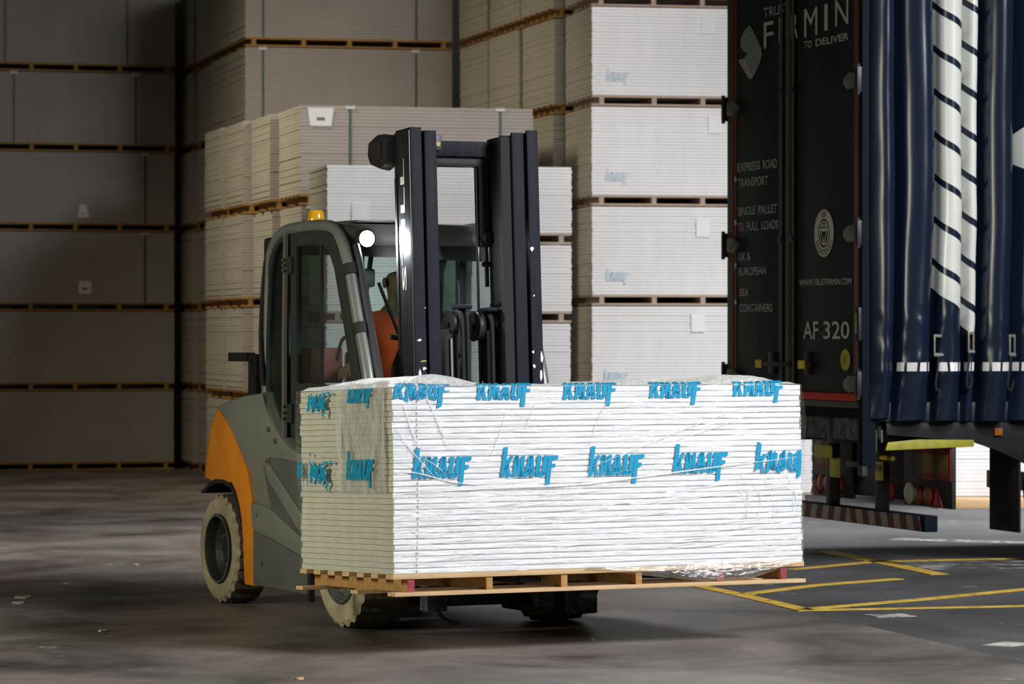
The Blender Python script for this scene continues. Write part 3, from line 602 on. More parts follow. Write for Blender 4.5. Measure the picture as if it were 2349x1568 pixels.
# ---- cab
CX = .555
side_path = [(1.46, 1.22), (1.445, 1.55), (1.405, 1.98), (1.34, 2.11), (1.19, 2.185), (.92, 2.205), (.62, 2.205), (.43, 2.18), (.32, 2.09), (.24, 1.97)]
for sgn in (-1, 1):
    p = MB(); p.tube([(sgn * (CX - .03), a, b) for a, b in side_path], .035, 10, 5); p.build('roof_side_rail', M_frame, FL)
    p = MB(); p.tube([(sgn * (CX - .03), a, b) for a, b in ((.235, 1.975), (.12, 1.70), (-.04, 1.34), (-.10, 1.0))], .036, 12, 5); p.build('pillar_tube', M_tube, FL)
    for (a, b) in ((.222, 1.95), (.085, 1.625)):
        p = MB(); p.cyl((sgn * (CX - .03), a + .012, b + .03), (sgn * (CX - .03), a - .012, b - .03), .045, .045, 14); p.build('pillar_clamp', M_rubber, FL, bevel=.006)
    for off in (-.052, .048):
        p = MB(); p.tube([(sgn * (CX - (.028 if off > 0 else .075)), a + off, b) for a, b in ((.30, 2.09), (.235, 1.975), (.12, 1.70), (-.04, 1.34), (-.10, 1.0))], .02, 8, 5); p.build('pillar_seal', M_framed, FL)
    # door: dark ring, lower panel, sliding panes
    outer = [(1.035, 2.17), (.70, 2.18), (.50, 2.175), (.40, 2.13), (.30, 2.02), (.16, 1.70), (.02, 1.36), (-.06, 1.05), (-.04, .955), (.72, .955), (.92, .96), (1.035, 1.03)]
    inner = [(.955, 2.095), (.70, 2.10), (.55, 2.095), (.47, 2.06), (.39, 1.96), (.27, 1.68), (.165, 1.40), (.14, 1.35), (.17, 1.315), (.72, 1.315), (.90, 1.315), (.955, 1.33)]
    p = MB(); p.ring(outer, inner, sidefn, sgn * (CX - .04), sgn * (CX - .002)); dr = p.build('cab_door', M_framed, FL, bevel=.004)
    p = MB(); p.prism([(.955, 2.095), (.75, 2.10), (.60, 2.098), (.60, 1.315), (.955, 1.32)], sidefn, sgn * (CX - .025), sgn * (CX - .021)); p.build('sliding_pane', G_dark if sgn < 0 else G_clear, dr, smooth=0)
    p = MB(); p.prism([(.63, 2.10), (.55, 2.095), (.47, 2.06), (.39, 1.96), (.27, 1.68), (.165, 1.40), (.14, 1.35), (.17, 1.315), (.63, 1.315)], sidefn, sgn * (CX - .018), sgn * (CX - .014)); p.build('sliding_pane', G_clear, dr, smooth=0)
    p = MB(); p.box(*sorted((sgn * (CX - .03), sgn * (CX - .010))), .60, .614, 1.315, 2.10); p.build('pane_edge', M_framed, dr)
    p = MB(); p.tube([(sgn * (CX + .012), 1.075, .97), (sgn * (CX + .012), 1.075, 1.6), (sgn * (CX + .005), 1.07, 2.17)], .022, 8); p.build('door_pillar', M_bpill, FL)
    for zz in (2.02, 1.99, 1.96, 1.185, 1.15, 1.115):
        p = MB(); p.sph((sgn * (CX + .03), 1.06, zz), .011, 8, 6); p.build('hinge_knuckle', M_bpill, FL)
    MB().box(*sorted((sgn * (CX - .005), sgn * (CX + .016))), .98, 1.05, 1.94, 2.04).build('door_hinge', M_framed, FL, bevel=.006)
    MB().box(*sorted((sgn * (CX - .005), sgn * (CX + .016))), .98, 1.05, 1.09, 1.20).build('door_hinge', M_framed, FL, bevel=.006)
    # rear quarter window
    outer = [(1.085, 2.165), (1.20, 2.15), (1.31, 2.09), (1.375, 1.97), (1.41, 1.6), (1.42, 1.30), (1.38, 1.20), (1.30, 1.09), (1.20, 1.02), (1.085, .975)]
    inner = [(1.11, 2.13), (1.19, 2.12), (1.28, 2.07), (1.34, 1.96), (1.375, 1.6), (1.385, 1.32), (1.35, 1.23), (1.28, 1.14), (1.20, 1.07), (1.11, 1.03)]
    p = MB(); p.ring(outer, inner, sidefn, sgn * (CX - .035), sgn * (CX - .002)); qw = p.build('quarter_window', M_framed, FL, bevel=.004)
    p = MB(); p.prism(inner, sidefn, sgn * (CX - .022), sgn * (CX - .018)); p.build('pane', G_dark, qw, smooth=0)
    p = MB(); p.tube([(sgn * (CX + .0), a, b) for a, b in ((1.44, 1.24), (1.38, 1.175), (1.30, 1.075), (1.20, .99), (1.05, .94), (.85, .925), (.5, .92))], .018, 8, 4); p.build('cab_edge_seal', M_rubber, FL)
# roof, visor, rear wall
p = MB(); p.loft([[(x, .40, 2.15), (x, .44, 2.205), (x, .6, 2.222), (x, .95, 2.225), (x, 1.2, 2.21), (x, 1.30, 2.16), (x, 1.28, 2.13), (x, .42, 2.13)] for x in (-.5, -.46, .46, .5)]); p.build('roof_panel', M_frame, FL, smooth=50)
p = MB(); p.loft([[(x, .33 + k, 2.065), (x, .315 + k, 2.10), (x, .34 + k, 2.17), (x, .39 + k, 2.205), (x, .46, 2.21), (x, .46, 2.065)] for x, k in ((-.515, .03), (-.47, 0), (.40, 0), (.49, .02), (.525, .07))]); p.build('front_visor', M_greyd, FL, smooth=50)
p = MB(); p.box(-.50, .50, .31, .35, 2.035, 2.062); p.build('visor_lip', M_framed, FL, bevel=.004)
for a, b in ((-.36, -.12), (-.10, .10)):
    MB().box(a, b, .52, 1.05, 2.224, 2.238).build('roof_plate', M_greyd, FL, bevel=.006)
MB().box(-.5, .5, 1.36, 1.42, .95, 1.25).build('rear_wall', M_framed, FL, bevel=.01)
p = MB(); p.ring([(-.53, 1.22), (.53, 1.22), (.53, 2.14), (-.53, 2.14)], [(-.44, 1.28), (.44, 1.28), (.44, 2.06), (-.44, 2.06)], lambda a, b, d: (a, d, b), 1.39, 1.42); rw = p.build('rear_window', M_framed, FL, bevel=.004)
MB().box(-.44, .44, 1.400, 1.404, 1.28, 2.06).build('pane', G_green, rw, smooth=0)
p = MB(); p.tube([(-.02, 1.38, 1.26), (.10, 1.38, 2.06)], .016, 8); p.build('window_brace', M_framed, FL)
p = MB(); p.tube([(-.56, 1.43, 1.3), (-.565, 1.45, 1.6), (-.55, 1.42, 2.0), (-.53, 1.38, 2.09)], .018, 8, 4); p.build('rear_grab_rail', M_black, FL)
p = MB(); p.box(-.55, -.45, 1.34, 1.47, 1.9, 2.16); p.build('rear_lamp_housing', M_plastic, FL, bevel=.03)
# windscreen: slanted pane between the pillars
def ws(x, z): return (x, .30 + (z - 2.05) * .47, z)
p = MB(); p.loft([[ws(-.47, .95), ws(.47, .95), ws(.47, 2.05), ws(-.47, 2.05)], [tuple(Vector(ws(x, z)) + Vector((0, .005, 0))) for x, z in ((-.47, .95), (.47, .95), (.47, 2.05), (-.47, 2.05))]]); p.build('windscreen', G_green, FL, smooth=0)
p = MB(); p.ring([ws(-.52, .9)[0::2], ws(.52, .9)[0::2], ws(.52, 2.09)[0::2], ws(-.52, 2.09)[0::2]], [(-.465, .96), (.455, .96), (.455, 2.0), (-.465, 2.03)], lambda a, b, d: (a, .30 + (b - 2.05) * .47 + d, b), -.012, .015); p.build('windscreen_frame', M_framed, FL, bevel=.004)
p = MB(); p.tube([ws(-.37, 1.88), ws(-.335, 1.72), ws(-.30, 1.56)], .010, 8); wi = p.build('wiper', M_rubber, FL, xf=lambda q: q + Vector((0, -.03, 0)))
for a, b, r in (((-.36, 1.585), (-.24, 1.565), .016), ((-.30, 1.56), (-.13, 1.38), .017), ((-.24, 1.565), (-.13, 1.40), .010), ((-.30, 1.56), (-.29, 1.30), .014)):
    p = MB(); p.tube([ws(*a), ws(*b)], r, 8); p.build('wiper_arm', M_rubber, wi, xf=lambda q: q + Vector((0, -.04, 0)))
# inside: mirror, seat, dash, steering wheel
p = MB(); p.box(-.385, -.265, .47, .51, 1.86, 1.965); mi = p.build('interior_mirror', M_plastic, FL, bevel=.018)
p = MB(); p.tube([(-.33, .50, 1.96), (-.34, .48, 2.07)], .008, 6); p.build('mirror_stem', M_plastic, mi)
MB().box(-.16, .30, .74, 1.18, 1.02, 1.13).build('seat_cushion', M_seat, FL, bevel=.04)
p = MB(); p.loft([[(-.15, 1.10, 1.10), (.29, 1.10, 1.10), (.29, 1.22, 1.10), (-.15, 1.22, 1.10)], [(-.13, 1.15, 1.50), (.27, 1.15, 1.50), (.27, 1.26, 1.50), (-.13, 1.26, 1.50)]]); p.build('seat_back', M_seat, FL, bevel=.03)
MB().box(-.46, .46, .0, .18, .93, 1.28).build('dashboard', M_plastic, FL, bevel=.04)
p = MB(); p.prism([(.02, 1.2), (.30, 1.2), (.26, 1.42), (.12, 1.56), (.05, 1.5)], sidefn, -.27, -.06); p.build('instrument_pod', M_plastic, FL, bevel=.02)
MB().box(-.52, -.22, .60, 1.0, 1.10, 1.30).build('side_console', M_seat, FL, bevel=.02)
MB().box(-.50, -.30, .86, 1.02, 1.32, 1.52).build('red_stand_in', M_redbox, FL, bevel=.012)  # added stand-in for a red object in the background beyond the cab
MB().box(-.50, .50, .15, 1.38, .90, .95).build('cab_floor', M_rubber, FL)
sw = MB(); n = 28
Mx = Matrix.Translation((.04, .42, 1.50)) @ Matrix.Rotation(rad(28), 4, 'X')
for k in range(n):
    pass
sw.tube([Mx @ Vector((.165 * math.cos(6.2832 * k / n), .165 * math.sin(6.2832 * k / n), 0)) for k in range(n + 1)], .013, 8); swo = sw.build('steering_wheel', M_rubber, FL)
p = MB(); p.tube([(.04, .42, 1.5), (.04, .25, 1.2)], .025, 8); p.build('steering_column', M_plastic, swo)
p = MB(); p.tube([Mx @ Vector((-.16, 0, 0)), Mx @ Vector((.16, 0, 0))], .012, 6); p.build('spoke', M_plastic, swo)
p = MB(); p.tube([(-.44, .62, 1.45), (-.44, .55, 1.56), (-.44, .44, 1.585), (-.44, .36, 1.54)], .010, 8, 5); p.build('grab_loop', M_rubber, FL)
p = MB(); p.tube([(-.44, .46, 1.27), (-.44, .45, 1.35)], .012, 8); p.build('control_lever', M_plastic, FL)
# work lamps, beacon, rear camera post
for x, y in ((-.415, .30), (.43, .36)):
    p = MB(); p.lathe([(.0, .03), (.0, .052), (-.045, .056), (-.055, .05), (-.055, .046), (-.03, .04), (-.03, .001)], (x, y, 2.125), 'y', 24); wl = p.build('work_lamp', M_plastic, FL)
    p = MB(); p.lathe([(-.042, .001), (-.042, .044 if x < 0 else .022), (-.034, .044 if x < 0 else .022), (-.034, .001)], (x, y, 2.125), 'y', 24); p.build('lens', M_lamp, wl)
    p = MB(); p.tube([(x, y + .0, 2.125), (x, y + .06, 2.13)], .015, 8); p.build('lamp_arm', M_plastic, wl)
    l = bpy.data.lights.new('work_lamp_light', 'SPOT'); l.energy = 55; l.spot_size = rad(150); l.spot_blend = .8; l.shadow_soft_size = .04; l.color = (.9, .96, 1)
    lo = bpy.data.objects.new('work_lamp_light', l); COL.objects.link(lo); lo.parent = FL; lo.location = (x, y - .075, 2.125); lo.rotation_euler = (rad(82), 0, rad(180))
p = MB(); p.lathe([(0, .055), (.018, .055), (.018, .001)], (-.35, 1.14, 2.225), 'z', 24); be = p.build('beacon', M_black, FL)
p = MB(); p.lathe([(.018, .05), (.03, .051), (.075, .043), (.085, .036), (.088, .001)], (-.35, 1.14, 2.225), 'z', 24); p.build('beacon_dome', M_amber, be)
MB().box(-.415, -.355, 1.92, 2.05, 1.22, 1.478).build('camera_post', M_black, FL, bevel=.006)
cb_ = MB().box(-.42, -.36, 2.06, 2.37, 1.432, 1.486).build('rear_camera', M_black, FL, bevel=.006)
p = MB(); p.tube([(-.42, 1.99, 1.45), (-.43, 1.96, 1.37), (-.42, 1.90, 1.33)], .004, 6, 4); p.build('camera_cable', M_rubber, cb_)
# ------------------------------------------------------------------ the driver
def skin_mesh(name, verts, edges, radii, mats, sub=2, root=0):
    me = bpy.data.meshes.new(name); me.from_pydata(verts, edges, [])
    o = bpy.data.objects.new(name, me); COL.objects.link(o)
    sk = o.modifiers.new('s', 'SKIN'); sk.use_smooth_shade = True
    for i, r in enumerate(radii):
        me.skin_vertices[0].data[i].radius = r if isinstance(r, tuple) else (r, r)
    me.skin_vertices[0].data[root].use_root = True
    ss = o.modifiers.new('u', 'SUBSURF'); ss.levels = sub; ss.render_levels = sub
    dg = bpy.context.evaluated_depsgraph_get(); out = bpy.data.meshes.new_from_object(o.evaluated_get(dg)); out.name = name
    bpy.data.objects.remove(o); bpy.data.meshes.remove(me)
    out.materials.clear()
    for m_ in mats: out.materials.append(m_)
    return out
DR = thing('person', 'driver in an orange hi-vis shirt sitting in the forklift cab', 'person', (-.32, 19.23, 0), (0, 0, TR))
V = []; E = []; Rr = []
def vtx(p, r, link=None):
    V.append(p); Rr.append(r); i = len(V) - 1
    if link is not None: E.append((link, i))
    return i
pel = vtx((.07, 1.00, 1.20), (.15, .11)); sp_ = vtx((.07, 1.00, 1.38), (.14, .10), pel); ch = vtx((.07, .98, 1.56), (.155, .105), sp_); ub = vtx((.07, .97, 1.655), (.10, .085), ch)
nk = vtx((.075, .955, 1.765), .055, ub); jw = vtx((.08, .935, 1.82), (.062, .068), nk); hd = vtx((.08, .94, 1.90), (.077, .092), jw); tp = vtx((.08, .95, 1.965), (.062, .075), hd)
for sg, el, wr, hn in ((-1, (-.23, .86, 1.42), (-.37, .66, 1.385), (-.405, .585, 1.385)), (1, (.40, .82, 1.42), (.23, .62, 1.52), (.195, .565, 1.535))):
    sh = vtx((.07 + sg * .165, .97, 1.625), .058, ub); e_ = vtx(el, .045, sh); w_ = vtx(wr, .03, e_); h_ = vtx(hn, (.040, .022), w_)
    d = (Vector(hn) - Vector(wr)).normalized(); side_ = d.cross(Vector((0, 0, 1))).normalized()
    for k in range(4):
        b0 = Vector(hn) + d * .02 + side_ * (.027 - .018 * k); Ln = (.030, .036, .034, .026)[k]
        f1 = vtx(tuple(b0 + d * Ln), .0095, h_); f2 = vtx(tuple(b0 + d * Ln * 1.7 + Vector((0, 0, -.022))), .0085, f1); f3 = vtx(tuple(b0 + d * Ln * 1.5 + Vector((0, 0, -.046))), .0075, f2)
    t1 = vtx(tuple(Vector(wr) + d * .03 + side_ * sg * -.042), .011, w_); t2 = vtx(tuple(Vector(wr) + d * .075 + side_ * sg * -.050 + Vector((0, 0, -.012))), .009, t1)
for sg in (-1, 1):
    hp = vtx((.07 + sg * .10, .96, 1.19), .092, pel); kn = vtx((.07 + sg * .15, .52, 1.235), .062, hp); ak = vtx((.07 + sg * .15, .40, 1.02), .042, kn); toe = vtx((.07 + sg * .16, .27, .985), .035, ak)
body = skin_mesh('body', V, E, Rr, [M_skin, M_hair])
bm = bmesh.new(); bm.from_mesh(body)
def blob(c, r, mi):
    mb = MB(); mb.sph(c, r, 10, 8); vs = [bm.verts.new(p) for p in mb.v]
    for f in mb.f:
        fc = bm.faces.new([vs[i] for i in f]); fc.material_index = mi; fc.smooth = True
blob((.08, .845, 1.868), (.013, .02, .024), 0)                                   # nose
blob((-.005, .945, 1.893), (.011, .021, .032), 0); blob((.165, .945, 1.893), (.011, .021, .032), 0)   # ears
blob((.052, .862, 1.902), (.012, .007, .006), 1); blob((.108, .862, 1.902), (.012, .007, .006), 1)    # eyes
blob((.052, .858, 1.922), (.018, .008, .005), 1); blob((.108, .858, 1.922), (.018, .008, .005), 1)    # brows
blob((.08, .862, 1.825), (.024, .008, .006), 1)                                   # mouth
for f in bm.faces:
    c = f.calc_center_median()
    if f.material_index == 0 and c.z > 1.945 + (.10 * max(0, .94 - c.y)) and abs(c.x - .08) < .2: f.material_index = 1
bm.to_mesh(body); bm.free(); obj('body', body, DR)
sv = [(.07, 1.00, 1.17), (.07, 1.00, 1.36), (.07, .98, 1.56), (.07, .97, 1.655), (.075, .96, 1.745), (-.105, .97, 1.625), (-.175, .915, 1.53), (.245, .97, 1.625), (.325, .89, 1.53), (-.205, .89, 1.49), (.365, .865, 1.49)]
obj('shirt', skin_mesh('shirt', sv, [(0, 1), (1, 2), (2, 3), (3, 4), (3, 5), (5, 6), (3, 7), (7, 8), (6, 9), (8, 10)], [(.17, .13), (.165, .125), (.175, .125), (.125, .10), (.066, .066), .080, .072, .080, .072, .068, .068], [M_hivis], root=0), DR)
tv = [(.07, 1.00, 1.20), (-.03, .96, 1.195), (-.08, .52, 1.24), (-.08, .41, 1.04), (.17, .96, 1.195), (.22, .52, 1.24), (.22, .41, 1.04)]
obj('trousers', skin_mesh('trousers', tv, [(0, 1), (1, 2), (2, 3), (0, 4), (4, 5), (5, 6)], [(.16, .12), .105, .078, .058, .105, .078, .058], [M_trous], root=0), DR)

# ------------------------------------------------------------------ the carried load: pallet and wrapped pack
LW, LD, LH, NB = 2.325, 1.2, .925, 32
LL = Vector((-.579, 17.2, .411)); LR = (-LT, 0, TR)
PK = thing('wrapped_plasterboard_pack', 'stretch-wrapped pack of white boards with blue lettering on the forks', 'plasterboard pack', LL, LR)
bp_ = LH / NB
def load_board():
    h = bp_ - .0022; e = .0048; cs = [(0, e), (e * .9, 0), (LD - e, 0), (LD, e), (LD, h - e), (LD - e, h), (e * .9, h), (0, h - e)]
    mb = MB(); mb.loft([[(0, a, b) for a, b in cs], [(LW, a, b) for a, b in cs]]); mb.m[-1] = 1; mb.m[-2] = 1
    return mb.mesh('board', [M_paper, M_core], smooth=0)
lb = load_board(); rnd = random.Random(3)
for k in range(NB):
    b = obj('board', lb, PK); b.location = (rnd.uniform(-.005, .005), rnd.uniform(-.0035, .0015), k * bp_ + .0004)
    b.rotation_euler = (0, 0, rnd.uniform(-.0012, .0012))
def fz(x, z, s=1.0): return noise.noise(Vector((x * 2.0 * s, 3.1, z * 14 * s))) * .6 + noise.noise(Vector((x * 7 * s, 9.7, z * 30 * s))) * .4
def grid(name, mt, nu, nv, fn, smooth=60, parent=PK, kind=None):
    mb = MB(); mb.add([fn(i / nu, j / nv) for j in range(nv + 1) for i in range(nu + 1)], [(j * (nu + 1) + i, j * (nu + 1) + i + 1, (j + 1) * (nu + 1) + i + 1, (j + 1) * (nu + 1) + i) for j in range(nv) for i in range(nu)])
    return mb.build(name, mt, parent, smooth=smooth)
# film on the long face
grid('film_front', F_front, 140, 90, lambda u, v: (-.004 + u * (LW + .008), -.0062 - .0012 * max(0, fz(u * LW, v)), v * (LH + .003)))
# film on the near short end: flat milky sheet above, pulled into the board edges below, bulge at mid height
def bulge(v, y): return .018 * math.exp(-((v - .80) / .25) ** 2) * (1 if y > .3 else .5) + .014 * math.exp(-((v - .50) / .07) ** 2)
def side_u(u, v):
    y = u * LD; w_ = max(0, min(1, (v - .40) * 6))
    return (-.008 - bulge(v, y) * w_ - .006 * max(0, noise.noise(Vector((y * 3, 2.2, v * 5)))) - .004 * abs(noise.noise(Vector((y * 2.2 + v * 3, 7.2, v * 26)))), y, v * (LH + .003))
grid('film_end_upper', F_milky, 60, 60, lambda u, v: side_u(.05 + u * .5, .43 + v * .57))
grid('film_end_corner', F_side, 60, 60, lambda u, v: side_u(.55 + u * .455, .43 + v * .57))
grid('film_end_lower', F_side, 90, 60, lambda u, v: (-.009 - .006 * abs(noise.noise(Vector((u * 2.4, 1.2, v * 18)))), u * LD, v * .45 * LH))
grid('film_far_end', F_side, 30, 60, lambda u, v: (LW + .006 + .032 * math.exp(-((v - .78) / .2) ** 2) + .012 * math.exp(-((v - .52) / .06) ** 2) + .004 * noise.noise(Vector((u * 4, 5, v * 12))), u * LD, v * LH))
# crumpled film on top
def top_h(x, y):
    h = .006 + .014 * abs(noise.noise(Vector((x * 3.2, y * 3.2, 1.7)))) + .006 * abs(noise.noise(Vector((x * 11, y * 9, 4.4))))
    h += .050 * math.exp(-((x - .26) / .20) ** 2) * min(1, y / .12) * (1.0 if y < .9 else .6) + .022 * math.exp(-((x - 1.45) / .17) ** 2) * min(1, y / .15)
    h += .040 * math.exp(-((x - 2.03) / .19) ** 4) * min(1, y / .12) * (1 if y < 1.1 else .3)
    ed = min(1, x / .03, (LW - x) / .03, (LD - y) / .03 + .1); return LH + .002 + h * max(0, ed) * (min(1, y / .05 + .15))
grid('film_top', F_top, 150, 60, lambda u, v: (-.01 + u * (LW + .02), -.009 + v * (LD + .018), top_h(-.01 + u * (LW + .02), max(0, -.009 + v * (LD + .018)))))
# loose film hanging under the right end
grid('film_tail', F_under, 40, 10, lambda u, v: (1.05 + u * (1.22 - .25 * v * (1 - u)), -.012 - .02 * math.sin(v * 3) - .01 * noise.noise(Vector((u * 6, v * 3, 2))), .012 - v * (.085 * min(1, u * 1.6) * (1 - max(0, u - .8) * 4.4) + .012)))
# tight creases catching the light
def crease(pts, r, x=None):
    """a small pleat of film: a ribbon leaning out from the sheet, its face turned up towards the light"""
    P = catmull([Vector((a, b, 0)) for a, b in pts], 6); mb = MB(); n_ = len(P); v = []
    for i, p in enumerate(P):
        d = (P[min(i + 1, n_ - 1)] - P[max(i - 1, 0)]).normalized(); nn = Vector((-d.y, d.x, 0))
        if nn.y + .6 * nn.x < 0: nn = -nn
        rr = r * (.3 + .7 * math.sin(math.pi * i / (n_ - 1))) * random.uniform(.8, 1.2)
        for q, out in ((p + nn * rr, .0076), (p - nn * rr * .6, .0076 + rr * 1.1), (p - nn * rr, .0076)):
            v.append((q.x, -out, q.y) if x is None else (x + .0076 - out, q.x, q.y))
    mb.add(v, [(3 * i + k, 3 * i + k + 1, 3 * i + k + 4, 3 * i + k + 3) for i in range(n_ - 1) for k in range(2)])
    return mb.build('film_crease', F_fold, PK)
crease([(.02, .72), (.09, .62), (.17, .53), (.24, .46)], .003); crease([(.05, .86), (.09, .74), (.12, .66), (.14, .60)], .003); crease([(.17, .90), (.22, .80), (.27, .69), (.30, .61)], .0025)
crease([(.16, .57), (.22, .54), (.28, .49)], .003); crease([(0, .505), (.12, .50), (.30, .455), (.42, .44), (.46, .435)], .004); crease([(.05, .40), (.5, .415), (1.0, .425), (1.35, .455), (1.8, .50), (2.3, .545)], .005)
crease([(1.05, .50), (1.35, .60), (1.7, .72), (2.1, .84)], .0022); crease([(1.5, .62), (1.8, .70), (2.15, .81)], .002); crease([(.62, .80), (.58, .68), (.52, .56)], .0022); crease([(.78, .84), (.72, .70)], .0018); crease([(1.2, .86), (1.14, .76), (1.08, .62)], .002)
for k in range(26):
    a0 = rnd.uniform(.02, 1.9); b0 = rnd.uniform(.03, .40); ln = rnd.uniform(.15, .6); sl = rnd.uniform(.02, .12)
    crease([(a0, b0), (a0 + ln * .5, b0 + ln * sl * .35), (min(LW, a0 + ln), min(.42, b0 + ln * sl))], rnd.uniform(.0012, .0026))
for k in range(9):
    a0 = rnd.uniform(1.9, 2.28); crease([(a0, rnd.uniform(.40, .52)), (min(2.31, a0 + .08), rnd.uniform(.28, .38)), (min(2.31, a0 + .03), .2)], .0014)
for a, b, c_ in (((.55, .55), (.30, .88), (.40, .72)), ((.38, .52), (.22, .86), (.31, .70)), ((.06, .52), (.02, .90), (.05, .72)), ((.12, .50), (.04, .86), (.10, .70))): crease([a, c_, b], .0022, -.034)
# blue lettering on the film
SC = .106
for x, z in ((.100, .472), (.583, .470), (1.075, .468), (1.563, .472), (2.045, .474)):
    obj('printed_logo', logo_mesh(lambda a, b: (min(LW + .002, x + a * .1215), -.0080, z + b * SC * (1 if x < 2 else .95) + (0 if x < 2 else .012 * math.sin(a * 9))), 'printed_logo', M_blue, sub=4), PK)
for x, z in ((.0, .862), (.456, .858), (.939, .858), (1.432, .860), (1.922, .866)):
    dist = .018 if x == 0 else .003
    def f1(a, b):
        zz = z + b * .092 + dist * noise.noise(Vector((a * 2.2, b * 2.5, x))); xx = x + a * .118 + dist * noise.noise(Vector((a * 1.7, b * 3, x + 5)))
        over = zz - (LH + .004)
        return (xx, -.0082, zz) if over < 0 else (xx, -.0082 + over * 1.8, LH + .006 + over * .55)
    obj('printed_logo', logo_mesh(f1, 'printed_logo', M_blue, cap=True, sub=5), PK)
def endlogo(y0, z, sx, sz, wav, cap, lim=99):
    def f2(a, b):
        if a > lim: a = lim
        y = y0 - a * sx + wav * noise.noise(Vector((b * 3, a * 2.0, y0))); zz = z + b * sz + wav * .6 * noise.noise(Vector((a * 2.5, b * 2, y0 + 3)))
        q = side_u(max(0, min(1, y / LD)), min(1.0, zz / LH)); return (q[0] - .006, y, min(LH + .004, zz))
    obj('printed_logo', logo_mesh(f2, 'printed_logo', M_blue, cap=cap, sub=5), PK)
endlogo(.535, .468, .135, .102, .004, False, 2.55); endlogo(1.02, .455, .10, .10, .07, False); endlogo(1.185, .475, .034, .085, .012, True, 2.3)
endlogo(.51, .855, .118, .070, .006, True); endlogo(1.04, .825, .105, .085, .05, True)
# dotted red tear line and faint brown stains
for k in range(NB):
    MB().box(.128 - .001 * max(0, 10 - k), .131 - .001 * max(0, 10 - k), -.0055, -.0045, k * bp_ + .008, k * bp_ + .022).build('edge_mark', M_lred2 if k % 3 else M_lred, PK, smooth=0)
# pallet under the load
PL = thing('pallet', 'pine pallet with red-painted bearer ends carried on the forks', 'pallet', Vector(LL) + Vector((0, 0, -.0)), LR)
for k in range(7):
    y = -.012 + k * .187; MB().box(-.012 + rnd.uniform(-.004, .004), LW + .004, y, y + .09, -.0235, -.0005).build('deck_slat', M_wood, PL, bevel=.002)
for i, x in enumerate((.068, .497, .915, 1.34, 1.815, 2.19)):
    b = MB().box(x, x + .036, -.004, LD, -.088, -.0235).build('bearer', M_woodd if i not in (0,) else M_woodd, PL, bevel=.002)
    if i in (0, 4, 5): MB().box(x - .0005, x + .0365, -.0055, -.0035, -.0875, -.024).build('painted_end', M_red, b, smooth=0)
for y, x0, x1 in ((-.03, -.012, LW + .002), (.42, -.02, LW), (1.10, -.04, LW)):
    MB().box(x0, x1, y, y + .095, -.1075, -.088).build('bottom_slat', M_wood, PL, bevel=.002)
# ------------------------------------------------------------------ the curtain-sided trailer
TA = rad(17.8)
TL = thing('trailer', 'dark navy curtain-sided lorry trailer with white lettered rear doors', 'trailer', (2.37, 23.7, 0), (0, 0, TA))
TWd, TH, TZ0, TLEN = 2.49, 4.45, 1.19, 9.0
def rearfn(a, b, d): return (d, a, b)         # a across (0 near, 2.49 far), b up, d along trailer
def tb(name, m_, x0, x1, y0, y1, z0, z1, parent=TL, bevel=.004, **k): return MB().box(x0, x1, y0, y1, z0, z1).build(name, m_, parent, bevel=bevel, **k)
# body core and roof
tb('trailer_bed', M_post, .06, TLEN, .10, TWd - .02, 1.02, 1.18)
tb('far_side_wall', M_post, .06, TLEN, TWd - .05, TWd, 1.18, TH)
tb('roof', M_post, .02, TLEN, .02, TWd, TH - .08, TH)
tb('headboard', M_post, TLEN - .06, TLEN, .02, TWd, 1.02, TH)
# rear frame
tb('rear_post', M_post, 0, .10, -.03, .045, .70, TH); tb('rear_post', M_tframe, 0, .10, TWd - .06, TWd, 1.09, TH)
tb('rear_sill', M_tframe, 0, .08, .0, TWd, 1.09, 1.135, bevel=.008); tb('sill_red_strip', M_tred2, -.004, .05, .075, TWd - .1, 1.138, 1.19)
tb('rear_header', M_post, 0, .10, 0, TWd, TH - .15, TH)
for nm, y0, y1 in (('rear_door', .07, 1.115), ('rear_door', 1.47, 2.36)):
    d_ = tb(nm, M_tdoor, .005, .05, y0, y1, 1.195, TH - .12)
    near = y0 < 1
    if near:
        tb('red_edge', M_tred, .000, .006, y0, y0 + .045, 1.195, TH - .12, d_, .001); tb('edge_trim', M_tframe, -.004, .03, y0 - .035, y0 - .002, 1.15, TH - .12, d_, .003)
    else:
        tb('red_edge', M_tred, .000, .006, y1 - .055, y1, 1.195, TH - .12, d_, .001); tb('edge_trim', M_tframe, -.006, .03, y1 + .002, y1 + .05, 1.15, TH - .12, d_, .003)
        tb('edge_trim', M_tframe, -.002, .03, y0 - .045, y0 - .005, 1.2, TH - .12, d_, .003)
tb('door_gap_panel', M_rubber, .03, .05, 1.11, 1.475, 1.195, TH - .12)
tb('centre_trim', M_tframe, -.010, .03, 1.262, 1.335, 1.12, TH - .12, bevel=.012)
for y in (1.18, 1.40):
    p = MB(); p.cyl((-.004, y, 1.16), (-.004, y, TH - .15), .017, .017, 12); lkb = p.build('locking_bar', M_black, TL)
    for z in (1.22, 2.28, 3.33): tb('bar_keeper', M_black, -.022, .02, y - .04, y + .04, z - .025, z + .025, lkb, .006)
for y0, y1, lab in ((.80, 1.02, (.90, 1.02)), (1.50, 1.83, (1.72, 1.83))):
    h_ = tb('door_handle', M_black, -.035, -.012, min(y0, 1.18) - .0, y1, 1.365, 1.40, bevel=.006)
    tb('handle_grip', M_yel, -.041, -.030, lab[0], lab[1], 1.352, 1.412, h_, .008)
    tb('handle_bracket', M_black, -.03, .005, y0 + .05 if y0 < 1 else y0, (y0 + .12) if y0 < 1 else y0 + .1, 1.31, 1.47, h_, .01)
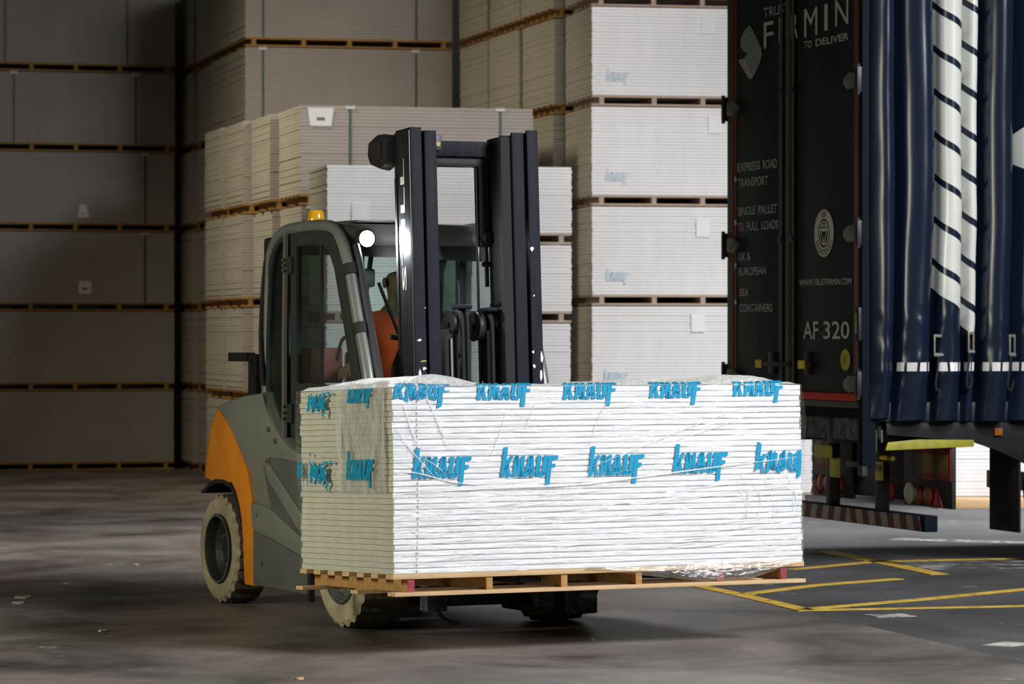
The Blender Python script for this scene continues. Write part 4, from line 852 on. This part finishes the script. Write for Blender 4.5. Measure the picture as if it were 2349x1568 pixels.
def hinge(y, z, near):
    s_ = 1 if near else -1; yy = .07 if near else 2.40
    p = MB(); p.prism([(yy - s_ * .03, z - .055), (yy + s_ * .10, z - .06), (yy + s_ * .17, z - .02), (yy + s_ * .17, z + .02), (yy + s_ * .09, z + .055), (yy - s_ * .03, z + .05)], rearfn, -.03, .003); h_ = p.build('door_hinge', M_galv, TL, bevel=.008)
    yk = -.02 if near else TWd + .045
    tb('hinge_block', M_black, -.035, .03, min(yk, yk + s_ * .055), max(yk, yk + s_ * .055), z - .09, z + .09, h_, .015)
    p = MB(); p.cyl((-.02, yk + s_ * .015, z - .105), (-.02, yk + s_ * .015, z + .105), .014, .014, 10); p.build('hinge_pin', M_black, h_)
for z in (1.257, 2.285, 3.328): hinge(0, z, True)
for z in (1.285, 2.26, 3.276): hinge(0, z, False)
tb('door_retainer', M_black, -.03, .0, -.03, .06, 1.55, 1.78, bevel=.01); tb('retainer_strip', M_yelsign, -.033, -.028, .0, .02, 1.60, 1.74, bevel=0)
# lettering on the doors (reads from the far post towards the near post)
def rt(txt, s0, s1, z0, z1, m_=M_tletd, d=-.002, bold=.012):
    z1b = z1
    fit_text('door_lettering', txt, s0 - s1, z1b - z0, m_, TL, lambda a, b: (d, s0 - a, z0 + b), bold=bold)
rt('TRUST', 1.752, 1.27, 3.895, 3.965, M_tletd, -.004); rt('F', 1.752, 1.567, 3.670, 3.859, M_tlet, -.004, .0); rt('I', 1.459, 1.426, 3.690, 3.866, M_tlet, -.004, .0); rt('R', 1.229, 1.108, 3.700, 3.880, M_tlet, -.004, .0); rt('M', 0.987, 0.750, 3.691, 3.890, M_tlet, -.004, .0); rt('I', 0.625, 0.563, 3.708, 3.890, M_tlet, -.004, .0); rt('N', 0.432, 0.205, 3.721, 3.901, M_tlet, -.004, .0); rt('TO', .995, .855, 3.612, 3.662, M_tlet); rt('DELIVER', .785, .205, 3.612, 3.662, M_tlet)
rt('EXPRESS', 2.275, 1.83, 2.796, 2.862); rt('ROAD', 1.775, 1.50, 2.796, 2.862); rt('TRANSPORT', 2.275, 1.676, 2.682, 2.747)
rt('SINGLE', 2.27, 1.92, 2.473, 2.535); rt('PALLET', 1.865, 1.50, 2.473, 2.535); rt('TO', 2.27, 2.15, 2.357, 2.420); rt('FULL', 2.09, 1.86, 2.357, 2.420); rt('LOADS', 1.80, 1.484, 2.357, 2.420)
rt('UK', 2.252, 2.12, 2.14, 2.197); rt('&', 2.08, 2.017, 2.14, 2.197); rt('EUROPEAN', 2.252, 1.71, 2.03, 2.088)
rt('SEA', 2.235, 2.052, 1.876, 1.932); rt('CONTAINERS', 2.235, 1.592, 1.759, 1.818)
rt('WWW.TRUSTFIRMIN.COM', 1.083, .16, 1.938, 1.982, M_tlet, -.002, .0); rt('AF', 1.011, .735, 1.563, 1.686, M_tlet, -.002, .006); rt('320', .645, .19, 1.563, 1.686, M_tlet, -.002, .006)
for z in (2.745, 2.425, 2.105, 1.835):
    p = MB(); p.cyl((-.001, 2.315, z), (-.004, 2.315, z), .022, .022, 12); p.build('bullet_dot', M_tlet, TL)
# striped leaf-shaped emblem
EMB = [(280, 140), (350, 255), (415, 380), (427, 455), (398, 600), (348, 755), (302, 868), (285, 882), (262, 876), (140, 705), (215, 632), (255, 548), (205, 545), (170, 475), (178, 380), (216, 250)]
def em(px, py, d): return (d, 2.316 - (px - 110) * .00172 * (1 + (px - 110) * -.00012), 3.997 - py * .000528 - (px - 140) * .00042)
def inpoly(x, y):
    c = False
    for k in range(len(EMB)):
        (x1, y1), (x2, y2) = EMB[k], EMB[k - 1]
        if (y1 > y) != (y2 > y) and x < (x2 - x1) * (y - y1) / (y2 - y1) + x1: c = not c
    return c
p = MB(); p.loft([[em(a, b, -.003) for a, b in EMB], [em(a, b, -.001) for a, b in EMB]]); eb = p.build('door_emblem', M_tletd, TL, smooth=0)
for k in range(8):
    x0 = 20 + k * 42; ins = [t for t in range(0, 900, 6) if inpoly(x0 + t * .52 - 60, 120 + t)]
    if len(ins) < 8: continue
    a, b = ins[0], ins[-1]
    q = [(x0 + a * .52 - 60, 120 + a), (x0 + a * .52 - 52, 120 + a), (x0 + b * .52 - 52, 120 + b), (x0 + b * .52 - 60, 120 + b)]
    p = MB(); p.add([em(u_, v_, -.0045) for u_, v_ in q], [(0, 1, 2, 3)]); p.build('emblem_line', M_tdoor, eb, smooth=0)
# round certification badge
p = MB(); n = 40; cyb, czb = .634, 2.300; ry, rz_ = .172, .166
p.ring([(cyb + ry * math.cos(6.2832 * k / n), czb + rz_ * math.sin(6.2832 * k / n)) for k in range(n)], [(cyb + ry * .60 * math.cos(6.2832 * k / n), czb + rz_ * .60 * math.sin(6.2832 * k / n)) for k in range(n)], rearfn, -.001, -.0035); bdg = p.build('round_badge', M_tlet, TL)
p = MB(); p.ring([(cyb + ry * .50 * math.cos(6.2832 * k / n), czb + rz_ * .52 * math.sin(6.2832 * k / n)) for k in range(n)], [(cyb + ry * .42 * math.cos(6.2832 * k / n), czb + rz_ * .44 * math.sin(6.2832 * k / n)) for k in range(n)], rearfn, -.001, -.0035); p.build('badge_ring', M_tlet, bdg)
p = MB(); p.ring([(cyb - .07, czb + .035), (cyb + .07, czb + .035), (cyb, czb - .085)], [(cyb - .045, czb + .012), (cyb + .045, czb + .012), (cyb, czb - .06)], rearfn, -.001, -.0035); p.build('badge_symbol', M_tlet, bdg)
p = MB(); p.prism([(cyb - .068, czb + .045), (cyb + .068, czb + .045), (cyb + .05, czb + .08), (cyb, czb + .055), (cyb - .05, czb + .08)], rearfn, -.001, -.0035); p.build('badge_symbol', M_tlet, bdg)
fit_text('badge_lettering', 'REGISTERED', 2.35, .036, M_tdoor, bdg, lambda a, b: (-.0045, cyb + (ry * .70 + b) * math.cos(rad(205) + a), czb + (rz_ * .70 + b) * math.sin(rad(205) + a) * 1) if False else (-.0045, cyb - (ry * .70 + (.036 - b) * 1) * math.sin(-1.175 + a) * -1 * -1, czb - (rz_ * .70 + (.036 - b)) * math.cos(-1.175 + a)), bold=.01)
fit_text('badge_lettering', 'BSI', .075, .04, M_tdoor, bdg, lambda a, b: (-.0045, cyb + .0375 - a, czb + .112 + b), bold=.01)
p = MB(); p.prism([(.258 + .083 * math.cos(6.2832 * k / 28), 1.42 + .075 * math.sin(6.2832 * k / 28)) for k in range(28)], rearfn, -.001, -.0035); ov = p.build('yellow_roundel', M_yelsign, TL)
fit_text('roundel_letter', 'A', .06, .07, M_plateyel, ov, lambda a, b: (-.0045, .288 - a, 1.385 + b))

# ---- curtain gathered in folds at the rear corner
CT = [(.045, .02), (.06, -.05), (.13, -.13), (.20, -.10), (.215, .02), (.235, .05), (.26, -.02), (.30, -.10), (.40, -.16), (.48, -.12), (.505, .0), (.525, .05), (.545, .0), (.565, -.08), (.63, -.13), (.70, -.09), (.725, .0), (.74, .06), (.76, .0), (.79, -.06), (.835, -.05), (.85, .03), (.87, .06), (.885, 0), (.91, -.10), (.99, -.16), (1.07, -.12), (1.095, 0), (1.115, .05), (1.14, -.02), (1.19, -.10), (1.27, -.12), (1.34, -.05), (1.38, .04), (1.42, .0), (1.50, -.10), (1.6, -.10), (1.66, .03), (1.75, -.08), (1.9, -.06), (2.0, .03), (2.2, -.02), (2.5, .0)]
CP = catmull([Vector((a, b, 0)) for a, b in CT], 5)
arcL = [0.0]
for i in range(1, len(CP)): arcL.append(arcL[-1] + (CP[i] - CP[i - 1]).length)
def curt(i, z):
    p = CP[i]; k = max(0, min(1, (2.4 - z) / 1.4)); a = arcL[i]
    nz = noise.noise(Vector((a * 1.3, z * .9, 2.0))); n2 = noise.noise(Vector((a * 3.1, z * 2.6, 5.0)))
    x = p.x - .045 * k * math.exp(-((p.x - .42) / .25) ** 2) - .05 * k * math.exp(-((p.x - 1.0) / .2) ** 2) + .012 * nz
    y = p.y * (1.0 + .12 * nz) + .010 * n2 + (.012 * noise.noise(Vector((a * 9, z * 11, 1))) if z < 1.75 else 0)
    if z < 1.30: y = y * (1 - .35 * (1.30 - z) / .3) + .01
    return Vector((x, y - .015, z))
NZ = 96; mb = MB(); n = len(CP); uvv = []
for j in range(NZ + 1):
    z = 1.01 + (TH - .08 - 1.01) * (j / NZ)
    for i in range(n):
        q = curt(i, z); zz = z + (.035 * noise.noise(Vector((arcL[i] * 2.3, 4, 4))) if j == 0 else 0); mb.v.append((q.x, q.y, zz)); uvv.append((arcL[i], z))
mb.f = [(j * n + i, j * n + i + 1, (j + 1) * n + i + 1, (j + 1) * n + i) for j in range(NZ) for i in range(n - 1)]; mb.m = [0] * len(mb.f)
# curtain material: navy vinyl with a white banded graphic on part of its length (flat print)
def curtain_mat(a0, a1):
    m = bpy.data.materials.new('curtain_vinyl'); m.use_nodes = True; nt = m.node_tree; b = nt.nodes['Principled BSDF']; N = nt.nodes.new; L = nt.links.new
    b.inputs['Roughness'].default_value = .26; b.inputs['Specular IOR Level'].default_value = .6
    at = N('ShaderNodeAttribute'); at.attribute_name = 'print_uv'; sx = N('ShaderNodeSeparateXYZ'); L(at.outputs['Vector'], sx.inputs[0])
    def mth(op, a, c, clamp=False):
        q = N('ShaderNodeMath'); q.operation = op; q.use_clamp = clamp
        for k, v in ((0, a), (1, c)):
            if isinstance(v, (int, float)): q.inputs[k].default_value = v
            else: L(v, q.inputs[k])
        return q.outputs[0]
    A, Z = sx.outputs[0], sx.outputs[1]
    d = mth('ADD', Z, mth('MULTIPLY', A, .55))                 # slanted bands
    band = mth('GREATER_THAN', mth('FRACT', mth('DIVIDE', d, .292), 0), .17)
    inside = mth('MULTIPLY', mth('GREATER_THAN', A, a0), mth('LESS_THAN', A, a1))
    low = mth('GREATER_THAN', d, 1.86 + .55 * (a0 + .13))
    w_ = mth('MULTIPLY', mth('MULTIPLY', band, inside), low)
    # second letter further along
    ins2 = mth('MULTIPLY', mth('GREATER_THAN', A, a1 + .62), mth('MULTIPLY', mth('GREATER_THAN', Z, mth('SUBTRACT', 2.78 + .35 * (a1 + .62), mth('MULTIPLY', A, .35))), mth('LESS_THAN', Z, mth('ADD', 2.95 - .5 * (a1 + .62), mth('MULTIPLY', A, .5)))))
    w2 = mth('MAXIMUM', w_, ins2)
    mx = N('ShaderNodeMix'); mx.data_type = 'RGBA'; L(w2, mx.inputs[0]); mx.inputs[6].default_value = (.006, .012, .028, 1); mx.inputs[7].default_value = (.60, .61, .57, 1); L(mx.outputs[2], b.inputs['Base Color'])
    return m
i0 = min(range(n), key=lambda i: abs(CP[i].x - .53)); i1 = min(range(n), key=lambda i: abs(CP[i].x - .845))
me = mb.mesh('side_curtain', curtain_mat(arcL[i0], arcL[i1]), smooth=70)
at = me.attributes.new('print_uv', 'FLOAT_VECTOR', 'POINT')
for i, (a, z) in enumerate(uvv): at.data[i].vector = (a, z, 0)
cu_o = obj('side_curtain', me, TL)
# reflective tape squares following the folds
def near_i(x): return min(range(n), key=lambda i: abs(CP[i].x - x))
acc = 0.0; last = 0
for i in range(n - 1):
    if CP[i].x > 1.35: break
    if arcL[i] - acc > .075:
        a_, b_ = last + (1 if i - last > 2 else 0), i
        mid = CP[(a_ + b_) // 2]
        if mid.y < -.035 and mid.x > .22:
            v_ = []
            for zz in (1.345, 1.405):
                for k in range(a_, b_ + 1): q = curt(k, zz); v_.append((q.x, q.y - .006, zz))
            c_ = b_ - a_ + 1
            t_ = MB(); t_.add(v_, [(k, k + 1, c_ + k + 1, c_ + k) for k in range(c_ - 1)]); t_.build('reflective_tape', M_ref, TL)
        acc = arcL[i]; last = i
for x, z, wd in ((.545, 1.52, .10), (.775, 1.54, .05), (1.085, 1.52, .05)):
    p = MB(); p.ring([(x - wd / 2, z - .07), (x + wd / 2, z - .07), (x + wd / 2, z + .075), (x - wd / 2, z + .075)], [(x - wd / 2 + .014, z - .05), (x + wd / 2 - .014, z - .05), (x + wd / 2 - .014, z + .055), (x - wd / 2 + .014, z + .055)], lambda a, b, d: (a, d, b), -.105, -.09); bk = p.build('curtain_buckle', M_galv, TL, bevel=.003)
    p = MB(); p.cyl((x - wd / 2, -.10, z - .065), (x + wd / 2, -.10, z - .065), .012, .012, 10); p.build('buckle_roller', M_chrome, bk)
    p = MB(); p.tube([(x - .01, -.10, z - .06), (x - .02, -.10, z - .16), (x - .03, -.09, z - .28), (x + .0, -.08, z - .31), (x + .02, -.08, z - .24)], .008, 6, 4); p.build('buckle_strap', M_rubber, bk)
# ---- underside
tb('side_rail', M_black, .1, TLEN, .0, .06, 1.0, 1.13)
for y in (.75, 1.65): tb('chassis_beam', M_black, .12, TLEN, y, y + .12, .83, 1.02, bevel=.01)
for x in (.16, .75, 1.7): tb('cross_member', M_black, x, x + .08, .08, TWd - .08, .88, 1.02, bevel=.006)
tb('tail_lift_box', M_mud, .12, .40, .30, 2.2, .86, 1.07, bevel=.02)
p = MB(); p.cyl((.105, .02, .80), (.105, .02, .945), .022, .022, 14); p.build('chrome_cylinder', M_chrome, TL); p = MB(); p.cyl((.165, .02, .86), (.165, .02, .945), .008, .008, 8); p.build('chrome_pin', M_chrome, TL)
p = MB(); p.prism([(.18, .805), (.84, .825), (.84, .872), (.42, .878), (.20, .86)], lambda a, b, d: (a, d, b), -.01, .01); p.build('yellow_side_bar', M_yelsign, TL, bevel=.003)
p = MB(); p.prism([(.2, .91), (.84, .86), (1.02, .80), (1.25, .70), (3.0, .62), (3.0, 1.02), (.2, 1.02)], lambda a, b, d: (a, d, b), .02, .05); p.build('side_skirt', M_black, TL, bevel=.006)
tb('marker_lamp', M_amber if False else mat('amber_marker', (.30, .09, .01), .4), 1.0, 1.06, -.005, .02, .90, .95, bevel=.004)
tb('yellow_tag', M_yelsign, .40, .41, 1.45, 1.78, .70, .79, bevel=.002); tb('yellow_tag', M_yelsign, .45, .46, 1.42, 1.60, .56, .70, bevel=.002); tb('yellow_tag', M_yelsign, .45, .46, .66, .78, .57, .70, bevel=.002)
p = MB(); p.cyl((.40, .36, .735), (.40, .56, .735), .016, .016, 10); p.build('yellow_lever', M_yel, TL)
tb('tail_hook', M_black, .30, .34, .60, .95, .66, .70); tb('hanger_plate', M_mud, .12, .16, .25, .33, .62, 1.0)
# light board
LB = .68
tb('light_board', M_plastic, LB, LB + .03, 0.0, .80, .395, .86); tb('light_board', M_plastic, LB, LB + .03, 1.72, TWd - .04, .39, .87)
tb('light_board_centre', M_black, LB + .03, LB + .08, .7, 1.8, .42, .95)
for y0, y1, z0, z1 in ((.01, .57, .585, .815), (2.12, 2.40, .59, .845)):
    pr = tb('marker_plate', M_platered, LB - .008, LB, y0, y1, z0, z1, bevel=.001); tb('marker_centre', M_plateyel, LB - .011, LB - .007, y0 + .04, y1 - .04, z0 + .045, z1 - .05, pr, .001)
for y, z, r, m_ in ((.69, .478, .075, M_lwhite), (.53, .47, .065, M_lamb), (.37, .468, .065, M_lamb), (1.08, .476, .07, M_lred), (2.05, .492, .075, M_lwhite), (2.16, .487, .06, M_lamb), (2.28, .487, .06, M_lamb), (1.93, .487, .065, M_lred)):
    p = MB(); p.lathe([(.0, r), (-.014, r), (-.024, r * .8), (-.028, .001)], (LB if not .8 < y < 1.8 else LB + .03, y, z), 'x', 24); p.build('tail_lamp', m_, TL)
for y, m_ in ((.22, M_lred2), (2.40, M_lred)):
    p = MB(); p.prism([(y - .085, .40), (y + .085, .40), (y, .545)], rearfn, LB - .012, LB - .001); tr_ = p.build('triangle_reflector', M_lred, TL, bevel=.003)
    p = MB(); p.prism([(y - .0, .41), (y + .06, .41), (y + .005, .53)], rearfn, LB - .0135, LB - .012); p.build('reflector_face', m_, tr_)
# underrun bumper with red and white stripes
BX = .47
bu = tb('underrun_bumper', M_post, BX, BX + .10, -.01, TWd - .03, .243, .355, bevel=.01)
for k in range(22):
    y0 = .04 + k * .109; sl = .035 if y0 < 1.25 else -.035
    if y0 + .11 > 2.44: break
    p = MB(); p.prism([(y0, .250), (y0 + .109, .250), (y0 + .109 + sl, .348), (y0 + sl, .348)], rearfn, BX - .006, BX - .0005); p.build('bumper_stripe', M_bred if k % 2 == 0 else M_bwhite, bu, smooth=0)
for y in (.8, 1.68): tb('bumper_bracket', M_black, BX + .02, BX + .10, y, y + .08, .35, .9)
# mudflap and rear wheel
tb('mudflap', M_rubber, 1.20, 1.215, .03, .50, .225, .80, bevel=.004)
for y0 in (.06,):
    p = MB(); p.lathe([(y0, .28), (y0, .47), (y0 + .03, .515), (y0 + .35, .515), (y0 + .38, .47), (y0 + .38, .28)], (1.93, 0, .515), 'y', 48, None, False); tw = p.build('wheel', M_rubber, TL)
    p = MB(); p.lathe([(y0 + .02, .285), (y0 + .03, .24), (y0 + .12, .22), (y0 + .12, .001)], (1.93, 0, .515), 'y', 32, None, False); p.build('rim', M_mud, tw)
tb('axle', M_black, 1.87, 1.99, .44, 1.95, .45, .58); 
for x in (7.2, 8.0):
    for y in (.4, 2.0): tb('landing_leg', M_black, x, x + .12, y, y + .12, .0, 1.02)
